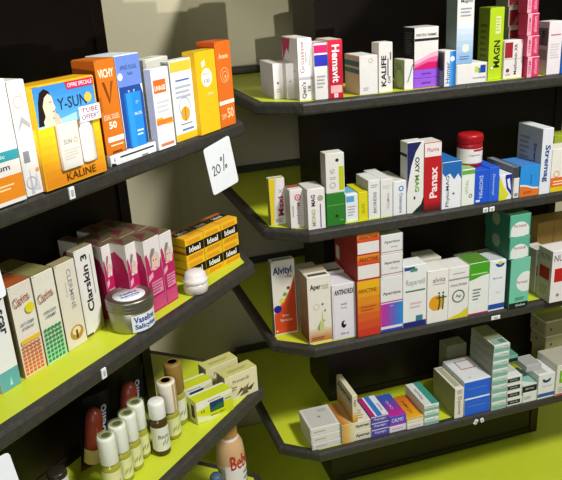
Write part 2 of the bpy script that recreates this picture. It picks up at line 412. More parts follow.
def offset(poly, d):
    n = len(poly); out = []
    for i in range(n):
        p0, p1, p2 = Vector(poly[i-1]), Vector(poly[i]), Vector(poly[(i+1) % n])
        a = (p1-p0).normalized(); b = (p2-p1).normalized()
        na, nb = Vector((-a.y, a.x)), Vector((-b.y, b.x)); q = na+nb
        out.append(p1+q/q.dot(na)*d)
    return out
def ring_trim(poly, wdt, z0, z1, m, open_edges=()):
    """rounded edge strip that runs round the outside of a shelf board"""
    mb = MB(); n = len(poly)
    prof = [(wdt, z0), (.004, z0), (0, z0+.005), (0, z1-.006), (.002, z1-.002), (.006, z1), (wdt, z1)]
    rings = [offset(poly, p[0]) for p in prof]
    vs = []; fs = []
    for r, p in zip(rings, prof): vs += [(q.x, q.y, p[1]) for q in r]
    K = len(prof)
    for k in range(K):
        k2 = (k+1) % K
        for i in range(n):
            j = (i+1) % n
            fs.append([k*n+i, k2*n+i, k2*n+j, k*n+j][::-1])
    mb.add(vs, fs, m)
    return mb

def display_unit(loc, rz, poly, col, label, back):
    root = empty('display_unit', loc, rz, label, 'shelving', 'shelving units')
    segs = [.5, .046]+ZS+[ZD+.012]
    for i, z in enumerate([.046]+ZS):
        sb = MB(); inner = [(p.x, p.y) for p in offset(poly, .019)]
        sb.prism(inner, z-.022, z, LIME)
        s = sb.build('shelf', root)
        ring_trim(poly, .019, z-.027, z-.0001, RUBBER).build('edge_trim', s)
        rb = MB(); bx0, bx1, by = back
        rb.box(bx0, by-.016, z+.0006, bx1, by, z+.02, RUBBER, .002); rb.build('back_rail', s)
    x0, x1, y0, y1 = col
    for i in range(6):
        top = segs[i] if i == 0 else segs[i]-.0225
        bot = segs[i+1]+.0006
        cb = MB(); cb.box(x0, y0+.004, bot, x1, y1, top, BLACK, .001)
        for a, b in ((x0, x0+.026), (x1-.026, x1)):            # upright battens framing the panel
            cb.box(a, y0, bot, b, y0+.0036, top, BLACK, .001)
        cb.box(x0+.0265, y0+.0015, bot, x1-.0265, y0+.0038, bot+.02, BLACK, .0006)
        cb.build('column_panel', root)
    return root

RP = [(0, 0), (.95, 0), (1.04, .07), (1.045, .62), (-.1, .62), (-.09, .07)]
LP = [(-.95, 0), (0, 0), (.07, .08), (.052, .22), (.0, .59), (-1.04, .59), (-1.04, .07)]
display_unit((0, 0, 0), 0, RP, (.11, .835, .215, .385),
             'dark shelving unit with lime shelves and a black back column, on the right', (-.08, 1.03, .606))
display_unit(LC, LA, LP, (-.84, -.13, .2, .385),
             'dark shelving unit with lime shelves set at an angle, on the left', (-1.02, -.02, .576))

# the wall behind both units turns a soft corner
def struct(name, mb):
    o = mb.build(name); o['kind'] = 'structure'; return o
WALL = mat('#bdb69c', .75, 'wall_paint', .06, 3.0, .05, .2)
s_c = (.628-LC.y-LN.y*.605)/LE.y
corner = Vector((LC.x+LN.x*.605+LE.x*s_c, .628))
le2 = Vector((LE.x, LE.y)); P0 = corner+Vector((.16, 0)); P3 = corner-le2*.16
plan = [Vector((1.9, .628))]
for i in range(9):
    t = i/8; plan.append(P0*(1-t)**2+corner*2*t*(1-t)+P3*t*t)
plan.append(corner-le2*1.9)
wb = MB(); out = [p+Vector((-.0, .08)) + Vector((-.05, .0)) for p in plan]
vs = []; fs = []; K = len(plan)
for z in (ZD-.13, 1.1):
    vs += [(p.x, p.y, z) for p in plan]; vs += [(p.x, p.y, z) for p in out]
for i in range(K-1):
    fs += [[i, i+1, 2*K+i+1, 2*K+i][::-1], [K+i, K+i+1, 3*K+i+1, 3*K+i], [2*K+i, 2*K+i+1, 3*K+i+1, 3*K+i][::-1], [i, i+1, K+i+1, K+i]]
fs += [[0, K, 3*K, 2*K], [K-1, 2*K-1, 4*K-1, 3*K-1][::-1]]
wb.add(vs, fs, WALL, False); struct('wall_back', wb)
fb = MB(); fb.box(-2.6, -2.6, ZD-.15, 2.2, 1.4, ZD-.131, mat('#8f8b80', .5, 'floor_tile', .15, 2.0)); struct('floor', fb)
pb = MB()
dk = [(1.6, -.45), (1.6, .62), (corner.x, .62), tuple(corner-le2*1.4+Vector((LN.x, LN.y))*-.01), tuple(corner-le2*1.4-Vector((LN.x, LN.y))*.95), (-.004, -.45)]
pb.prism(dk, ZD-.12, ZD, LIME, .002)
tag(pb.build('display_platform'), 'low lime green platform under both shelving units', 'platform')

# ------------------------------------------------------------------ cartons
W = '#e6e3dd'; K_ = '#1c1a1c'; GR = '#9a9896'
def lines(a, b, c, d, n=4, col='#a9a7a5'): return ('ln', a, b, c, d, n, col)
MB_ = 'medicine_box'; SB = 'sunscreen_box'; CB = 'cosmetics_box'
G1 = 'cartons on the top shelf of the right unit'
# right unit, top shelf
carton('r1_plain', MB_, 'plain white carton with one dark dot, leftmost on the top right shelf', '#d9d3d0', {'front': [('c', .45, .45, .1, '#33302e'), lines(.3, .18, .7, .3, 2)], 'left': [('r', 0, 0, 1, 1, '#c9c0c6')]})
carton('r1_plain2', MB_, 'slim plain white carton between the dotted carton and the tall pink-cornered one', '#d9d3d0', {'front': [('c', .5, .5, .1, '#8a5a50')]})
carton('r1_gross', MB_, 'tall white carton with a magenta corner on its side and grey sideways lettering', W, {
    'front': [('r', 0, .34, 1, .39, '#b8b5b8'), ('t', 'Grossesse', .28, .70, .3, .5, '#8c3a56', 90), lines(.5, .5, .62, .9, 1), lines(.75, .45, .82, .85, 1), ('t', 'Qen\'s', .36, .17, .34, .27, '#33333a', 90), ('t', '1B', .72, .2, .2, .1, '#33333a', 90)],
    'left': [('r', 0, 0, 1, 1, '#d6d0d2'), ('p', [(.0, .98), (.55, .98), (.42, .74), (.3, .82), (.05, .6)], '#b02055'), lines(.1, .3, .8, .5, 3)]})
carton('r1_magblue', MB_, 'white carton with a magenta band over a blue band', W, {'front': [('r', 0, .83, 1, .97, '#c11a62'), ('r', 0, .60, 1, .80, '#2a2fa8'), lines(.15, .2, .8, .45, 4)], 'top': [('r', 0, 0, 1, .3, '#d8779c')]})
carton('r1_hemavit', MB_, 'red carton with white sideways lettering and a pale pink block near its foot', '#c41f38', {
    'front': [('t', 'Hemavit', .52, .60, .52, .64, '#f4eeee', -90), ('r', .12, .10, .92, .23, '#efb6b4'), ('r', .35, .02, .62, .09, '#f3e4e4'), ('t', 'H', .49, .055, .1, .05, '#c41f38')],
    'left': [('r', 0, 0, 1, 1, '#d8d2c8')], 'top': [('r', 0, .0, 1, 1, '#d9d4c8')]})
carton('r1_teal', MB_, 'white carton with two teal bars on its left side and a ring mark', W, {
    'left': [('r', 0, 0, 1, 1, '#d8d8c4'), ('r', 0, .72, 1, .86, '#4d8f92'), ('r', 0, .54, 1, .66, '#4d8f92')], 'front': [('ring', .62, .87, .12, .04, '#b8bb9a'), lines(.2, .1, .5, .2, 2)]})
carton('r1_kalife', MB_, 'tall white carton with black sideways lettering beside the ring-marked carton', W, {'front': [('t', 'KALIFE', .35, .43, .36, .62, '#24242a', 90), lines(.62, .1, .7, .9, 1, '#55555a'), ('t', 'D8', .75, .25, .2, .14, '#55555a', 90), lines(.8, .55, .9, .9, 1, '#77777a')]})
carton('r1_green', MB_, 'small white carton with a grey curve, left of the purple cartons', W, {'left': [('r', 0, 0, 1, 1, '#a9b68a'), ('t', 'IUL', .5, .8, .5, .14, '#4a5540'), ('ring', .5, .35, .45, .05, '#6c7a58')], 'front': [('p', [(.3, .25), (.9, .85), (1, .85), (1, .8), (.45, .25)], '#8a98a0')]})
PG = 'flat purple cartons'
carton('r1_purple1', MB_, 'flat purple carton, the lower of two under the black and pink carton', '#9a5cdc', {'front': [('t', 'perinal', .5, .5, .34, .32, '#2c1450')]}, PG)
carton('r1_purple2', MB_, 'flat purple carton, the upper of two under the black and pink carton', '#9a5cdc', {'front': [('t', 'perinal', .5, .5, .34, .32, '#2c1450')]}, PG)
carton('r1_blackpink', MB_, 'black and white carton with pink waves standing on the purple cartons', W, {
    'front': [('t', 'PERTEX FEMME', .5, .82, .85, .06, '#2a2a2e'), ('r', 0, .68, 1, .74, '#26242a'), ('p', [(0, 0), (1, 0), (1, .42), (.7, .38), (.35, .28), (0, .2)], '#f0b4cc'), ('p', [(0, 0), (1, 0), (1, .30), (.65, .27), (.3, .18), (0, .12)], '#e56f9f'), ('p', [(0, 0), (1, 0), (1, .16), (.6, .17), (.25, .1), (0, .04)], '#d81b70')],
    'left': [('r', 0, 0, 1, 1, '#201c20'), lines(.15, .35, .85, .9, 9, '#5a565a')], 'top': [('r', 0, 0, 1, 1, '#cfc9c6')]})
carton('r1_bluew', MB_, 'narrow white and blue carton with sideways script, right of the purple cartons', W, {
    'front': [('gh', .45, 0, 1, 1, '#5aaee6', '#1565b8'), ('c', .68, .78, .2, '#e8f4ff'), ('t', 'Humer', .3, .4, .36, .6, '#2f66b0', 90)], 'left': [('r', 0, 0, 1, 1, '#8b98a4'), ('r', .1, .45, .9, .95, '#3b4450')]})
carton('r1_sq', MB_, 'low white carton with yellow and blue squares, lying under the tall pale blue carton', W, {'front': [('r', .60, .55, .72, .82, '#c8cf4a'), ('r', .72, .50, .78, .75, '#3b9c9c'), ('r', .78, .5, .95, .88, '#27469c'), ('t', 'be prelude', .75, .26, .4, .12, '#5a6a8a')]})
carton('r1_magnol', MB_, 'tall pale blue carton with a round moon mark, standing on the low white one', W, {
    'front': [('g', 0, 0, 1, .62, '#8fb6dc', '#dfe6ec'), ('c', .55, .24, .22, '#dfe8d8'), ('t', 'Magnol', .55, .93, .7, .06, '#222832'), lines(.2, .7, .85, .85, 3, '#9aa4b0'), lines(.2, .06, .8, .13, 2, '#5a7ba8')], 'left': [('r', 0, 0, 1, 1, '#7c8c88')]})
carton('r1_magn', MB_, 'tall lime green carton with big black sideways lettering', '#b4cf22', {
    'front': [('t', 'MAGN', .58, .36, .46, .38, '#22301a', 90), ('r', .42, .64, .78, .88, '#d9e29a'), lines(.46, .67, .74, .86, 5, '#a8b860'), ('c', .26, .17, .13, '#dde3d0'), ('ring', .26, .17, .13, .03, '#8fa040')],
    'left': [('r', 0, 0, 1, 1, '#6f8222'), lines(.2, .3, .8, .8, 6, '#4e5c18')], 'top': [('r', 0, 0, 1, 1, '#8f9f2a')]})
carton('r1_metf', MB_, 'white carton with a dark red block in its top left corner', '#e2dcd8', {
    'front': [('r', .03, .55, .45, .95, '#9c2830'), ('r', 0, .51, 1, .53, '#c9c0bc'), ('t', 'Metformin XR', .62, .5, .16, .8, '#2f2a30', 90), ('c', .22, .22, .09, '#7a3a40'), lines(.12, .08, .4, .14, 2)]})
PK = 'narrow pink cartons stacked in a column'
for i, wd in enumerate(['bottom', 'second from the bottom', 'third from the bottom', 'topmost']):
    carton('r1_pink%d' % (i+1), MB_, 'narrow pink carton, %s of the pink column' % wd, '#cf3c66', {
        'front': [('r', 0, 0, .38, 1, '#ecaab8'), ('r', 0, .95, 1, 1, '#f0c0cc'), ('t', 'DERMI', .2, .5, .2, .6, '#b0405e', 90), ('t', 'aloxem', .68, .5, .3, .7, '#f0b8c4', 90)]}, PK)
carton('r1_white', MB_, 'white carton with faint pink print at the right end of the top right shelf', '#e4dcdc', {'front': [lines(.15, .72, .9, .78, 1, '#c87890'), lines(.2, .3, .85, .6, 6, '#cfc6c8')], 'left': [('r', 0, 0, 1, 1, '#c8c0bc'), ('r', .08, .55, .92, .88, '#6e6a66'), ('t', 'ETAM', .5, .7, .3, .25, '#2a2a2a', 90), ('r', .1, .28, .9, .48, '#99938e')]})
carton('r1_blue', MB_, 'bright blue carton at the right edge of the top right shelf', '#1b62b8', {'front': [('r', .1, .1, .9, .3, '#dfe8f4')]})
for i, wd in enumerate(['bottom', 'second', 'third', 'topmost']):
    carton('r1_glass%d' % i, MB_, 'grey and dark red carton, %s of the pile beside the pink column' % wd, '#9c928a', {
        'front': [('r', .05, .08, .95, .86, '#6e1218'), ('p', [(.15, .08), (.35, .08), (.75, .86), (.55, .86)], '#9a5048'), ('t', 'A', .75, .25, .2, .2, '#c08a80')], 'left': [('r', 0, .05, 1, .9, '#7d8070')]}, 'grey and dark red cartons piled at the back')

# right unit, second shelf
carton('r2_maxi', MB_, 'yellow and white carton with red sideways lettering, leftmost on the second right shelf', '#ded8d6', {
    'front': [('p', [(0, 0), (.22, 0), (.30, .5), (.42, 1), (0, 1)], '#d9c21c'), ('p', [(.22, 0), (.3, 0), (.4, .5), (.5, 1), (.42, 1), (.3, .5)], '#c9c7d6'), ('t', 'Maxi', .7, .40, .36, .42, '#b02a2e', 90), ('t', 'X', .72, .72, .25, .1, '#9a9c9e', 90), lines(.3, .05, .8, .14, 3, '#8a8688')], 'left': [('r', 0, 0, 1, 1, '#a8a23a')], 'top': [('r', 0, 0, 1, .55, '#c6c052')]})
carton('r2_meno', MB_, 'white carton with a pink ring and brown sideways lettering', '#dedad6', {
    'front': [('c', .58, .80, .24, '#c05a70'), ('c', .58, .80, .15, '#e8d4d8'), ('c', .58, .80, .08, '#c05a70'), ('t', 'Menopace', .58, .38, .30, .56, '#8a4a44', -90), lines(.15, .1, .25, .8, 1)], 'left': [('r', 0, 0, 1, 1, '#c0bcb8')], 'top': [('r', 0, .5, 1, 1, '#a85a50')]})
carton('r2_mon', MB_, 'white carton with a grey seal and black and green sideways lettering', '#e2dedb', {
    'front': [('t', 'MAG', .32, .72, .24, .28, '#26262c', 90), ('t', 'MONO', .32, .30, .24, .42, '#a3ac6a', 90), ('c', .74, .76, .17, '#a6a690'), ('r', .70, .04, .76, .62, '#6a6488')], 'left': [('r', 0, 0, 1, 1, '#c8c4c0')], 'top': [('r', .1, .1, .9, .9, '#d4d0cc')]})
carton('r2_green', MB_, 'dark green carton under a white and yellow carton', '#2f7a2c', {'front': [('r', 0, .62, 1, .66, '#4d9a40'), ('c', .55, .3, .09, '#163c14'), lines(.72, .12, .92, .2, 1, '#6aa860')]})
carton('r2_yelw', MB_, 'white carton with a yellow panel standing on the dark green carton', '#dcdad2', {
    'front': [('r', .70, .06, .97, .66, '#b9c01e'), ('c', .62, .82, .09, '#2c2c20'), ('ring', .35, .20, .16, .04, '#9aa2a0'), ('t', 'VO', .35, .55, .3, .12, '#9aa0a8', 90), lines(.2, .34, .55, .42, 2)], 'left': [('r', 0, 0, 1, 1, '#b8b8b0')]})
carton('r2_ltblue', MB_, 'small pale blue and white carton right of the dark green carton', '#dfe2e4', {'front': [('r', .05, .72, .7, .93, '#5aa2cc'), lines(.15, .2, .8, .6, 4)], 'top': [('r', .2, .2, 1, 1, '#6cb0d4')]})
carton('r2_yellow', MB_, 'narrow yellow carton on the second shelf', '#d4cc1e', {'front': [('t', 'ALVO', .5, .4, .35, .35, '#8a8a20', 90)], 'top': [('r', 0, 0, 1, 1, '#cfc81e')]})
carton('r2_biores', MB_, 'white carton with dark grey sideways lettering, right of the narrow yellow one', '#deded9', {'front': [('t', 'BIORESIS', .55, .42, .26, .55, '#4a4c50', 90), lines(.2, .8, .8, .9, 2)], 'left': [('r', 0, 0, 1, 1, '#b9b9b0')]})
carton('r2_till', MB_, 'white carton with pale grey sideways lettering', '#dddbd6', {'front': [('t', 'TILLMAG', .6, .42, .2, .42, '#8d9098', 90), lines(.15, .75, .8, .85, 2, '#c0c4c8')]})
carton('r2_osteo', MB_, 'white carton with a blue ring and blue sideways lettering', '#dfe0e0', {'front': [('c', .6, .78, .2, '#4a78b0'), ('c', .6, .78, .12, '#d6e2ee'), ('t', 'Osteocare', .6, .36, .26, .58, '#3f5d88', -90)], 'left': [('r', 0, 0, 1, 1, '#b4b4b2')], 'top': [('r', .1, .1, .9, .9, '#d4d0c8')]})
carton('r2_oxymag', MB_, 'tall white carton with a navy curve and sideways green and black lettering', '#deded8', {
    'front': [('p', [(0, 1), (.85, 1), (.5, .86), (.25, .68), (.08, .45), (0, .3)], '#23285a'), ('p', [(.32, 0), (1, 0), (1, .22), (.85, .12)], '#1f2a26'), ('t', 'OXY', .60, .68, .26, .22, '#30343c', -90), ('t', 'MAG', .60, .42, .26, .24, '#6e9a3c', -90), ('r', .4, .2, .5, .24, '#30343c')],
    'left': [('r', 0, 0, 1, 1, '#cfd0ca'), ('r', 0, .80, 1, .84, '#222830')]})
carton('r2_panax', MB_, 'tall carton, red below and white on top, with white sideways lettering', '#b81f26', {
    'front': [('r', 0, .80, 1, 1, '#e4dcd8'), ('t', 'Pharma', .5, .9, .7, .06, '#b04a5a'), ('t', 'Panax', .55, .42, .46, .46, '#f0dcd8', 90), ('g', 0, 0, 1, .15, '#5e1a18', '#b81f26')], 'top': [('r', 0, 0, 1, 1, '#dcd6ce')]})
carton('r2_phyto', MB_, 'white carton with a blue wave on top and black sideways lettering', '#e0e2e4', {
    'front': [('p', [(0, 1), (1, 1), (1, .62), (.82, .74), (.62, .62), (.4, .76), (.15, .7), (0, .78)], '#2868b0'), ('t', 'PhytoMAG', .3, .38, .22, .66, '#2c3a52', 90), ('r', .55, .3, .66, .34, '#8a4a50')], 'top': [('r', 0, 0, 1, 1, '#2f72b8')]})
carton('r2_wgreen', MB_, 'white carton with a green cap and a dark seal near its foot', '#dfe4d8', {'front': [('r', 0, .86, 1, .97, '#6aa84c'), ('ring', .7, .26, .14, .05, '#30363a'), ('t', 'VITAL', .4, .52, .2, .4, '#9aa89a', 90)], 'top': [('r', 0, 0, 1, 1, '#86b66a')]})
carton('r2_blue1', MB_, 'blue carton with pale sideways lettering, left of a matching narrower blue carton', '#2458c8', {'front': [('t', 'DIOSMIN', .45, .5, .26, .66, '#c8d4f0', -90), ('r', .1, .06, .4, .12, '#dfe4f0')]}, 'blue cartons below the red-lidded jar')
carton('r2_blue2', MB_, 'narrower blue carton with pale sideways lettering, beside the yellow swirl carton', '#2a60cc', {'front': [('t', 'Donormyl', .45, .5, .3, .6, '#b8c8ec', -90)]}, 'blue cartons below the red-lidded jar')
carton('r2_swirl', MB_, 'white carton with yellow, navy and white swirls', '#e0e2e6', {
    'front': [('p', [(0, 0), (.5, 0), (.8, .2), (.35, .55), (.1, .9), (0, .9)], '#cfd233'), ('p', [(.45, .9), (.6, .45), (1, .15), (1, 1), (.5, 1)], '#26308c'), ('p', [(.6, .8), (.72, .5), (.95, .35), (.8, .85)], '#dfe2f0')]})
carton('r2_narrow', MB_, 'very narrow white carton carrying the long grey box', '#dcdad6', {'front': [('r', .2, .1, .8, .25, '#8d8a88')]})
carton('r2_gray', MB_, 'long dark grey box lying lengthwise on the narrow carton', '#6c7076', {'front': [('r', .06, .06, .94, .94, '#3f4448')], 'top': [('r', .12, .1, .5, .95, '#8a929c')]})
carton('r2_bluor', MB_, 'carton, blue above and orange below, in front of the long white carton', '#2f8fd6', {
    'front': [('p', [(0, 0), (1, 0), (1, .22), (.7, .24), (.3, .34), (0, .36)], '#d8762a'), ('p', [(0, .36), (.3, .34), (.7, .24), (1, .22), (1, .27), (.7, .29), (.3, .39), (0, .41)], '#e4e4e0'), ('t', 'cystine', .58, .55, .1, .3, '#134a80', 90), lines(.2, .1, .7, .18, 2, '#8a3c10')], 'top': [('r', 0, 0, 1, 1, '#4a86c8')], 'left': [('r', 0, 0, 1, 1, '#3a6a9a')]})
carton('r2_strem', MB_, 'tall white carton with navy sideways lettering on its spine and side', '#dcdfe2', {
    'front': [('t', 'Stremag', .5, .47, .62, .56, '#1d3c86', -90)], 'left': [('r', 0, 0, 1, 1, '#aeb3ba'), ('t', 'Stremag', .72, .55, .14, .6, '#1d2c52', -90), lines(.1, .4, .5, .85, 6, '#858c96')]})
carton('r2_worange', MB_, 'white carton with an orange band and yellow foot, right of the navy-lettered one', '#e4e0d4', {'front': [('r', 0, .12, 1, .34, '#dc6a2a'), ('r', 0, 0, 1, .12, '#d9c224'), ('ring', .22, .42, .12, .03, '#d0a050'), lines(.1, .15, .6, .28, 2, '#f0d8b0')]})
carton('r2_yelgreen', MB_, 'yellow-green carton standing behind the white and orange carton', '#9ca82c', {'front': [('r', 0, .4, 1, .5, '#7a8420')]})
# right unit, third shelf
carton('r3_alvityl', MB_, 'tall white carton with an orange-red sweep, coloured dots and blue lettering', '#dcd8cc', {
    'front': [('p', [(.02, .02), (.98, .02), (.98, .78), (.8, .62), (.55, .48), (.3, .38), (.02, .26)], '#cf4a22'), ('p', [(.02, .30), (.3, .41), (.55, .5), (.78, .63), (.98, .80), (.98, .02), (.97, .02), (.97, .74), (.55, .46), (.02, .26)], '#d86a3a'), ('t', 'Alvityl', .46, .86, .8, .13, '#26287e'), ('t', 'FORME', .72, .78, .3, .03, '#a84a40'), ('c', .18, .36, .17, '#20208a'), ('c', .38, .47, .11, '#d6cf3a'), ('c', .52, .55, .09, '#6ea83a'), ('c', .68, .63, .07, '#8a2430'), ('t', 'Sirop', .5, .26, .3, .04, '#f2d8c0'), ('t', 'Multi vitamines', .52, .2, .5, .05, '#f2d8c0'), ('c', .1, .06, .04, '#f2d8c0')],
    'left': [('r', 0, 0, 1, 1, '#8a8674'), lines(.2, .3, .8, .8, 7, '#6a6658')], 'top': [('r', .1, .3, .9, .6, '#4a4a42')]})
carton('r3_apernat', MB_, 'tall cream carton with an orange glow and green leaves behind its lettering', '#ded9cc', {
    'front': [('g', .02, .02, .98, .26, '#c27a3a', '#ded9cc'), ('t', 'Aper', .34, .84, .46, .1, '#23222a'), ('t', 'nat', .76, .84, .30, .08, '#a8a48a'), ('ring', .35, .55, .13, .02, '#c9a878'), ('c', .62, .58, .05, '#6a8a3a'), ('c', .72, .48, .05, '#7c9a4a'), ('p', [(.5, .15), (.6, .5), (.68, .15)], '#c3c87a'), ('p', [(.35, .22), (.52, .34), (.46, .18)], '#8fa04a'), ('c', .66, .33, .04, '#8fa04a'), lines(.1, .05, .7, .1, 2, '#7a4420')],
    'left': [('r', 0, 0, 1, 1, '#a88c6c'), ('g', 0, 0, 1, .4, '#8a4a28', '#a88c6c')], 'top': [('r', .1, .1, .9, .3, '#55504a'), ('r', 0, .5, 1, 1, '#a89c84')]})
carton('r3_antinorex', MB_, 'white carton with grey capitals and a small dark drop emblem, beside the cream one', '#dcd8dc', {
    'front': [('r', .05, .03, .06, .9, '#a8a4b0'), ('r', .94, .03, .95, .9, '#a8a4b0'), ('t', 'ANTINOREX', .52, .86, .84, .11, '#3a3c44'), ('t', 'BARIS', .5, .64, .26, .03, '#55565e'), ('t', 'Sirop', .5, .57, .3, .03, '#55565e'), ('c', .47, .27, .11, '#1d1d24', 1.5), ('c', .52, .29, .055, '#dcd8dc', 1.3), ('t', '150 ml', .5, .1, .34, .035, '#55565e')]})
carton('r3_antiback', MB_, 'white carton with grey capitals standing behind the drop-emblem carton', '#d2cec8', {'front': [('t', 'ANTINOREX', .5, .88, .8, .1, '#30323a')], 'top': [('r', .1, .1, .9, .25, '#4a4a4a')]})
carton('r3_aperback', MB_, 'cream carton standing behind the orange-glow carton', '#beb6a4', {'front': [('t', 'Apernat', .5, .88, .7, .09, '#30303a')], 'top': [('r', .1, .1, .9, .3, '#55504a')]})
for i, wd in enumerate(['lowest, standing carton', 'middle, lying carton', 'topmost, lying carton']):
    art = {'front': [('g', 0, 0, 1, 1, '#c43a28', '#dfae1e'), ('t', 'ARACTINE', .45, .82, .8, .07, '#6a3a10'), lines(.15, .45, .8, .56, 2, '#a8541a')]} if i == 0 else \
          {'front': [('g', 0, .62, 1, 1, '#cf4a22', '#dc8a2a'), ('r', .02, .06, .98, .6, '#ddd8d4'), ('t', 'ARACTINE', .5, .82, .84, .16, '#4a1a10')]}
    art['left'] = [('r', 0, 0, 1, 1, '#9c2a20'), ('r', .06, .2, .22, .75, '#d8cfc8')]
    carton('r3_arac%d' % (i+1), MB_, 'orange and red carton, %s of its stack' % wd, '#b8341f', art, 'orange and red cartons in one stack')
for i, wd in enumerate(['lowest, half pink and half blue', 'middle, white end showing', 'topmost, white end showing']):
    art = {'front': [('gh', 0, .10, 1, .52, '#c42c96', '#2a86d0'), ('r', 0, 0, 1, .05, '#3a4ab0'), ('r', 0, .54, 1, .56, '#b04890'), ('t', 'Aperitine', .5, .70, .8, .07, '#33343c'), ('t', 'jus', .5, .47, .3, .03, '#e8e0f0')]} if i == 0 else \
          {'front': [('t', 'Aperitine', .5, .62, .7, .16, '#33343c'), ('r', 0, .12, 1, .15, '#a84a80'), ('t', 'sirop', .6, .36, .4, .1, '#7a7c84')]}
    art['top'] = [('r', 0, 0, 1, 1, '#b4b29a')]
    carton('r3_apert%d' % (i+1), MB_, 'white carton of the pink and blue stack, %s' % wd, '#dcdad8', art, 'white, pink and blue cartons in one stack')
carton('r3_repar', MB_, 'tall white carton with grey lettering, a green bar and a navy foot', '#dfe0de', {
    'front': [('r', 0, 0, 1, .09, '#262a78'), ('r', .55, .09, .85, .18, '#3f7a86'), ('r', .1, .58, .95, .605, '#5a7a4a'), ('t', 'Reparetil', .52, .72, .8, .12, '#a4a8a8'), ('r', .05, .93, .5, .98, '#30468a'), ('r', .3, .90, .6, .95, '#4d8f6a'), lines(.3, .3, .8, .42, 2, '#d4b4b4')]})
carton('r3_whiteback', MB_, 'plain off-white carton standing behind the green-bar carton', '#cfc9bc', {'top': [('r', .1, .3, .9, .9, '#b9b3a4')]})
carton('r3_orange', MB_, 'white carton with an orange disc and two dark dancing figures', '#e2dfd8', {
    'front': [('c', .44, .38, .36, '#dd9a20'), ('p', [(.5, .24), (.56, .4), (.52, .52), (.6, .53), (.64, .4), (.58, .24)], '#3c5a2a'), ('p', [(.7, .24), (.74, .4), (.7, .52), (.8, .52), (.8, .38), (.78, .24)], '#3c5a2a'), ('r', .42, .46, .92, .485, '#3c5a2a'), ('c', .56, .56, .05, '#3c5a2a'), ('c', .76, .56, .05, '#3c5a2a'), ('t', 'alvita', .55, .82, .6, .09, '#8a8078'), lines(.25, .72, .85, .76, 1, '#c0a8a0')]})
carton('r3_green', MB_, 'white carton with a dark green ring emblem and a yellow foot', '#e0ded8', {
    'front': [('p', [(0, 0), (1, 0), (1, .2), (.6, .1), (0, .03)], '#d2c526'), ('ring', .5, .44, .32, .06, '#4a6a44'), ('t', 'Ap', .5, .44, .3, .08, '#3c5a38'), ('r', 0, .76, 1, .79, '#9a9c98'), ('t', 'FONCTIONS', .5, .66, .8, .045, '#6a6c68'), lines(.2, .86, .8, .9, 1)]})
carton('r3_gwhite', MB_, 'white carton with a bright green cap band and a thin magenta foot', '#e0e2dc', {
    'front': [('p', [(0, 1), (1, 1), (1, .76), (.6, .74), (.3, .70), (0, .68)], '#48a020'), ('r', .1, .78, .9, .80, '#bfe0a0'), ('r', 0, 0, 1, .04, '#a82a5a'), lines(.2, .28, .6, .52, 4, '#7a8280')], 'top': [('r', 0, 0, 1, 1, '#5a8a30')]})
carton('r3_bluearc', MB_, 'white carton with a yellow sun in a blue arc, left of the mint stack', '#e0e3e4', {
    'front': [('c', .62, .94, .28, '#1d4f9c', .8), ('r', .2, .94, 1, 1, '#e0e3e4'), ('c', .62, .95, .13, '#d9cf2a', .8), ('r', 0, .04, 1, .14, '#1f4f9e'), ('t', 'ferrovit', .5, .66, .6, .04, '#8a8e98'), lines(.4, .36, .7, .38, 1, '#b09a9a')], 'top': [('r', .1, .1, .9, .9, '#c4c8cc')]})
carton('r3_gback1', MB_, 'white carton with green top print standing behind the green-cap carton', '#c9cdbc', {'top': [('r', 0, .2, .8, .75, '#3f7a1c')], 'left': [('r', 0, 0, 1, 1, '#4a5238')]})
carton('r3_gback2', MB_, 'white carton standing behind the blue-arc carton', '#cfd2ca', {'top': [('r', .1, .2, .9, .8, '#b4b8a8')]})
for i, wd in enumerate(['lowest and tallest, with a black foot,', 'middle', 'topmost']):
    if i == 0: fr = [('r', 0, 0, 1, .11, '#1a2220'), ('t', 'Gelee', .6, .055, .5, .05, '#c8d8d0'), ('c', .82, .52, .5, '#dde2dc'), ('t', 'Perinatal', .62, .52, .55, .06, '#a84a60'), lines(.3, .15, .8, .22, 2, '#2f6a56')]
    else: fr = [('c', .5, .3, .44, '#dde2dc', .85), ('r', .06, .04, .94, .34, '#dde2dc'), ('t', 'Perinatal', .5, .5, .6, .14, '#a84a60')]
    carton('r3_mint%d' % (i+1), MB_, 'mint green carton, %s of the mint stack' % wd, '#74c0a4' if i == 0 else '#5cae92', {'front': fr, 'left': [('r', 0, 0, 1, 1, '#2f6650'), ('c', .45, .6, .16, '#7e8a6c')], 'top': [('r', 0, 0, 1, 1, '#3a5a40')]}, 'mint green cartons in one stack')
carton('r3_redw', MB_, 'white carton with a red and yellow square, at the right edge of its shelf', '#e2dcd8', {
    'front': [('r', .12, .40, .95, .66, '#b81f1c'), ('r', .42, .52, .75, .72, '#e0b81e'), ('t', 'NUTRI', .42, .86, .7, .12, '#6a6460'), ('c', .3, .14, .06, '#8a8480')],
    'left': [('r', 0, 0, 1, 1, '#b8b09c'), ('r', .15, .42, .85, .66, '#9c1c1c'), lines(.2, .1, .8, .3, 4, '#8a8474'), ('t', 'NUTRI', .5, .85, .7, .1, '#6a6458')]}, 'white cartons with red and yellow squares')
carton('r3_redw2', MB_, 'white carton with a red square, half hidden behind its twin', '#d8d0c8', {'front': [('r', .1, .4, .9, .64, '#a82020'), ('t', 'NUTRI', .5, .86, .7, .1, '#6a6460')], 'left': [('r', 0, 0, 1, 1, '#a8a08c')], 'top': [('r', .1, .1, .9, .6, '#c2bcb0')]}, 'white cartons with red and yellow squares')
carton('r3_tan', 'cardboard_box', 'tan cardboard box at the back of the third shelf, right of the mint stack', '#a8884a', {'front': [('r', 0, .48, 1, .5, '#7a6030'), ('r', .4, .5, .42, 1, '#8a6c38')]})

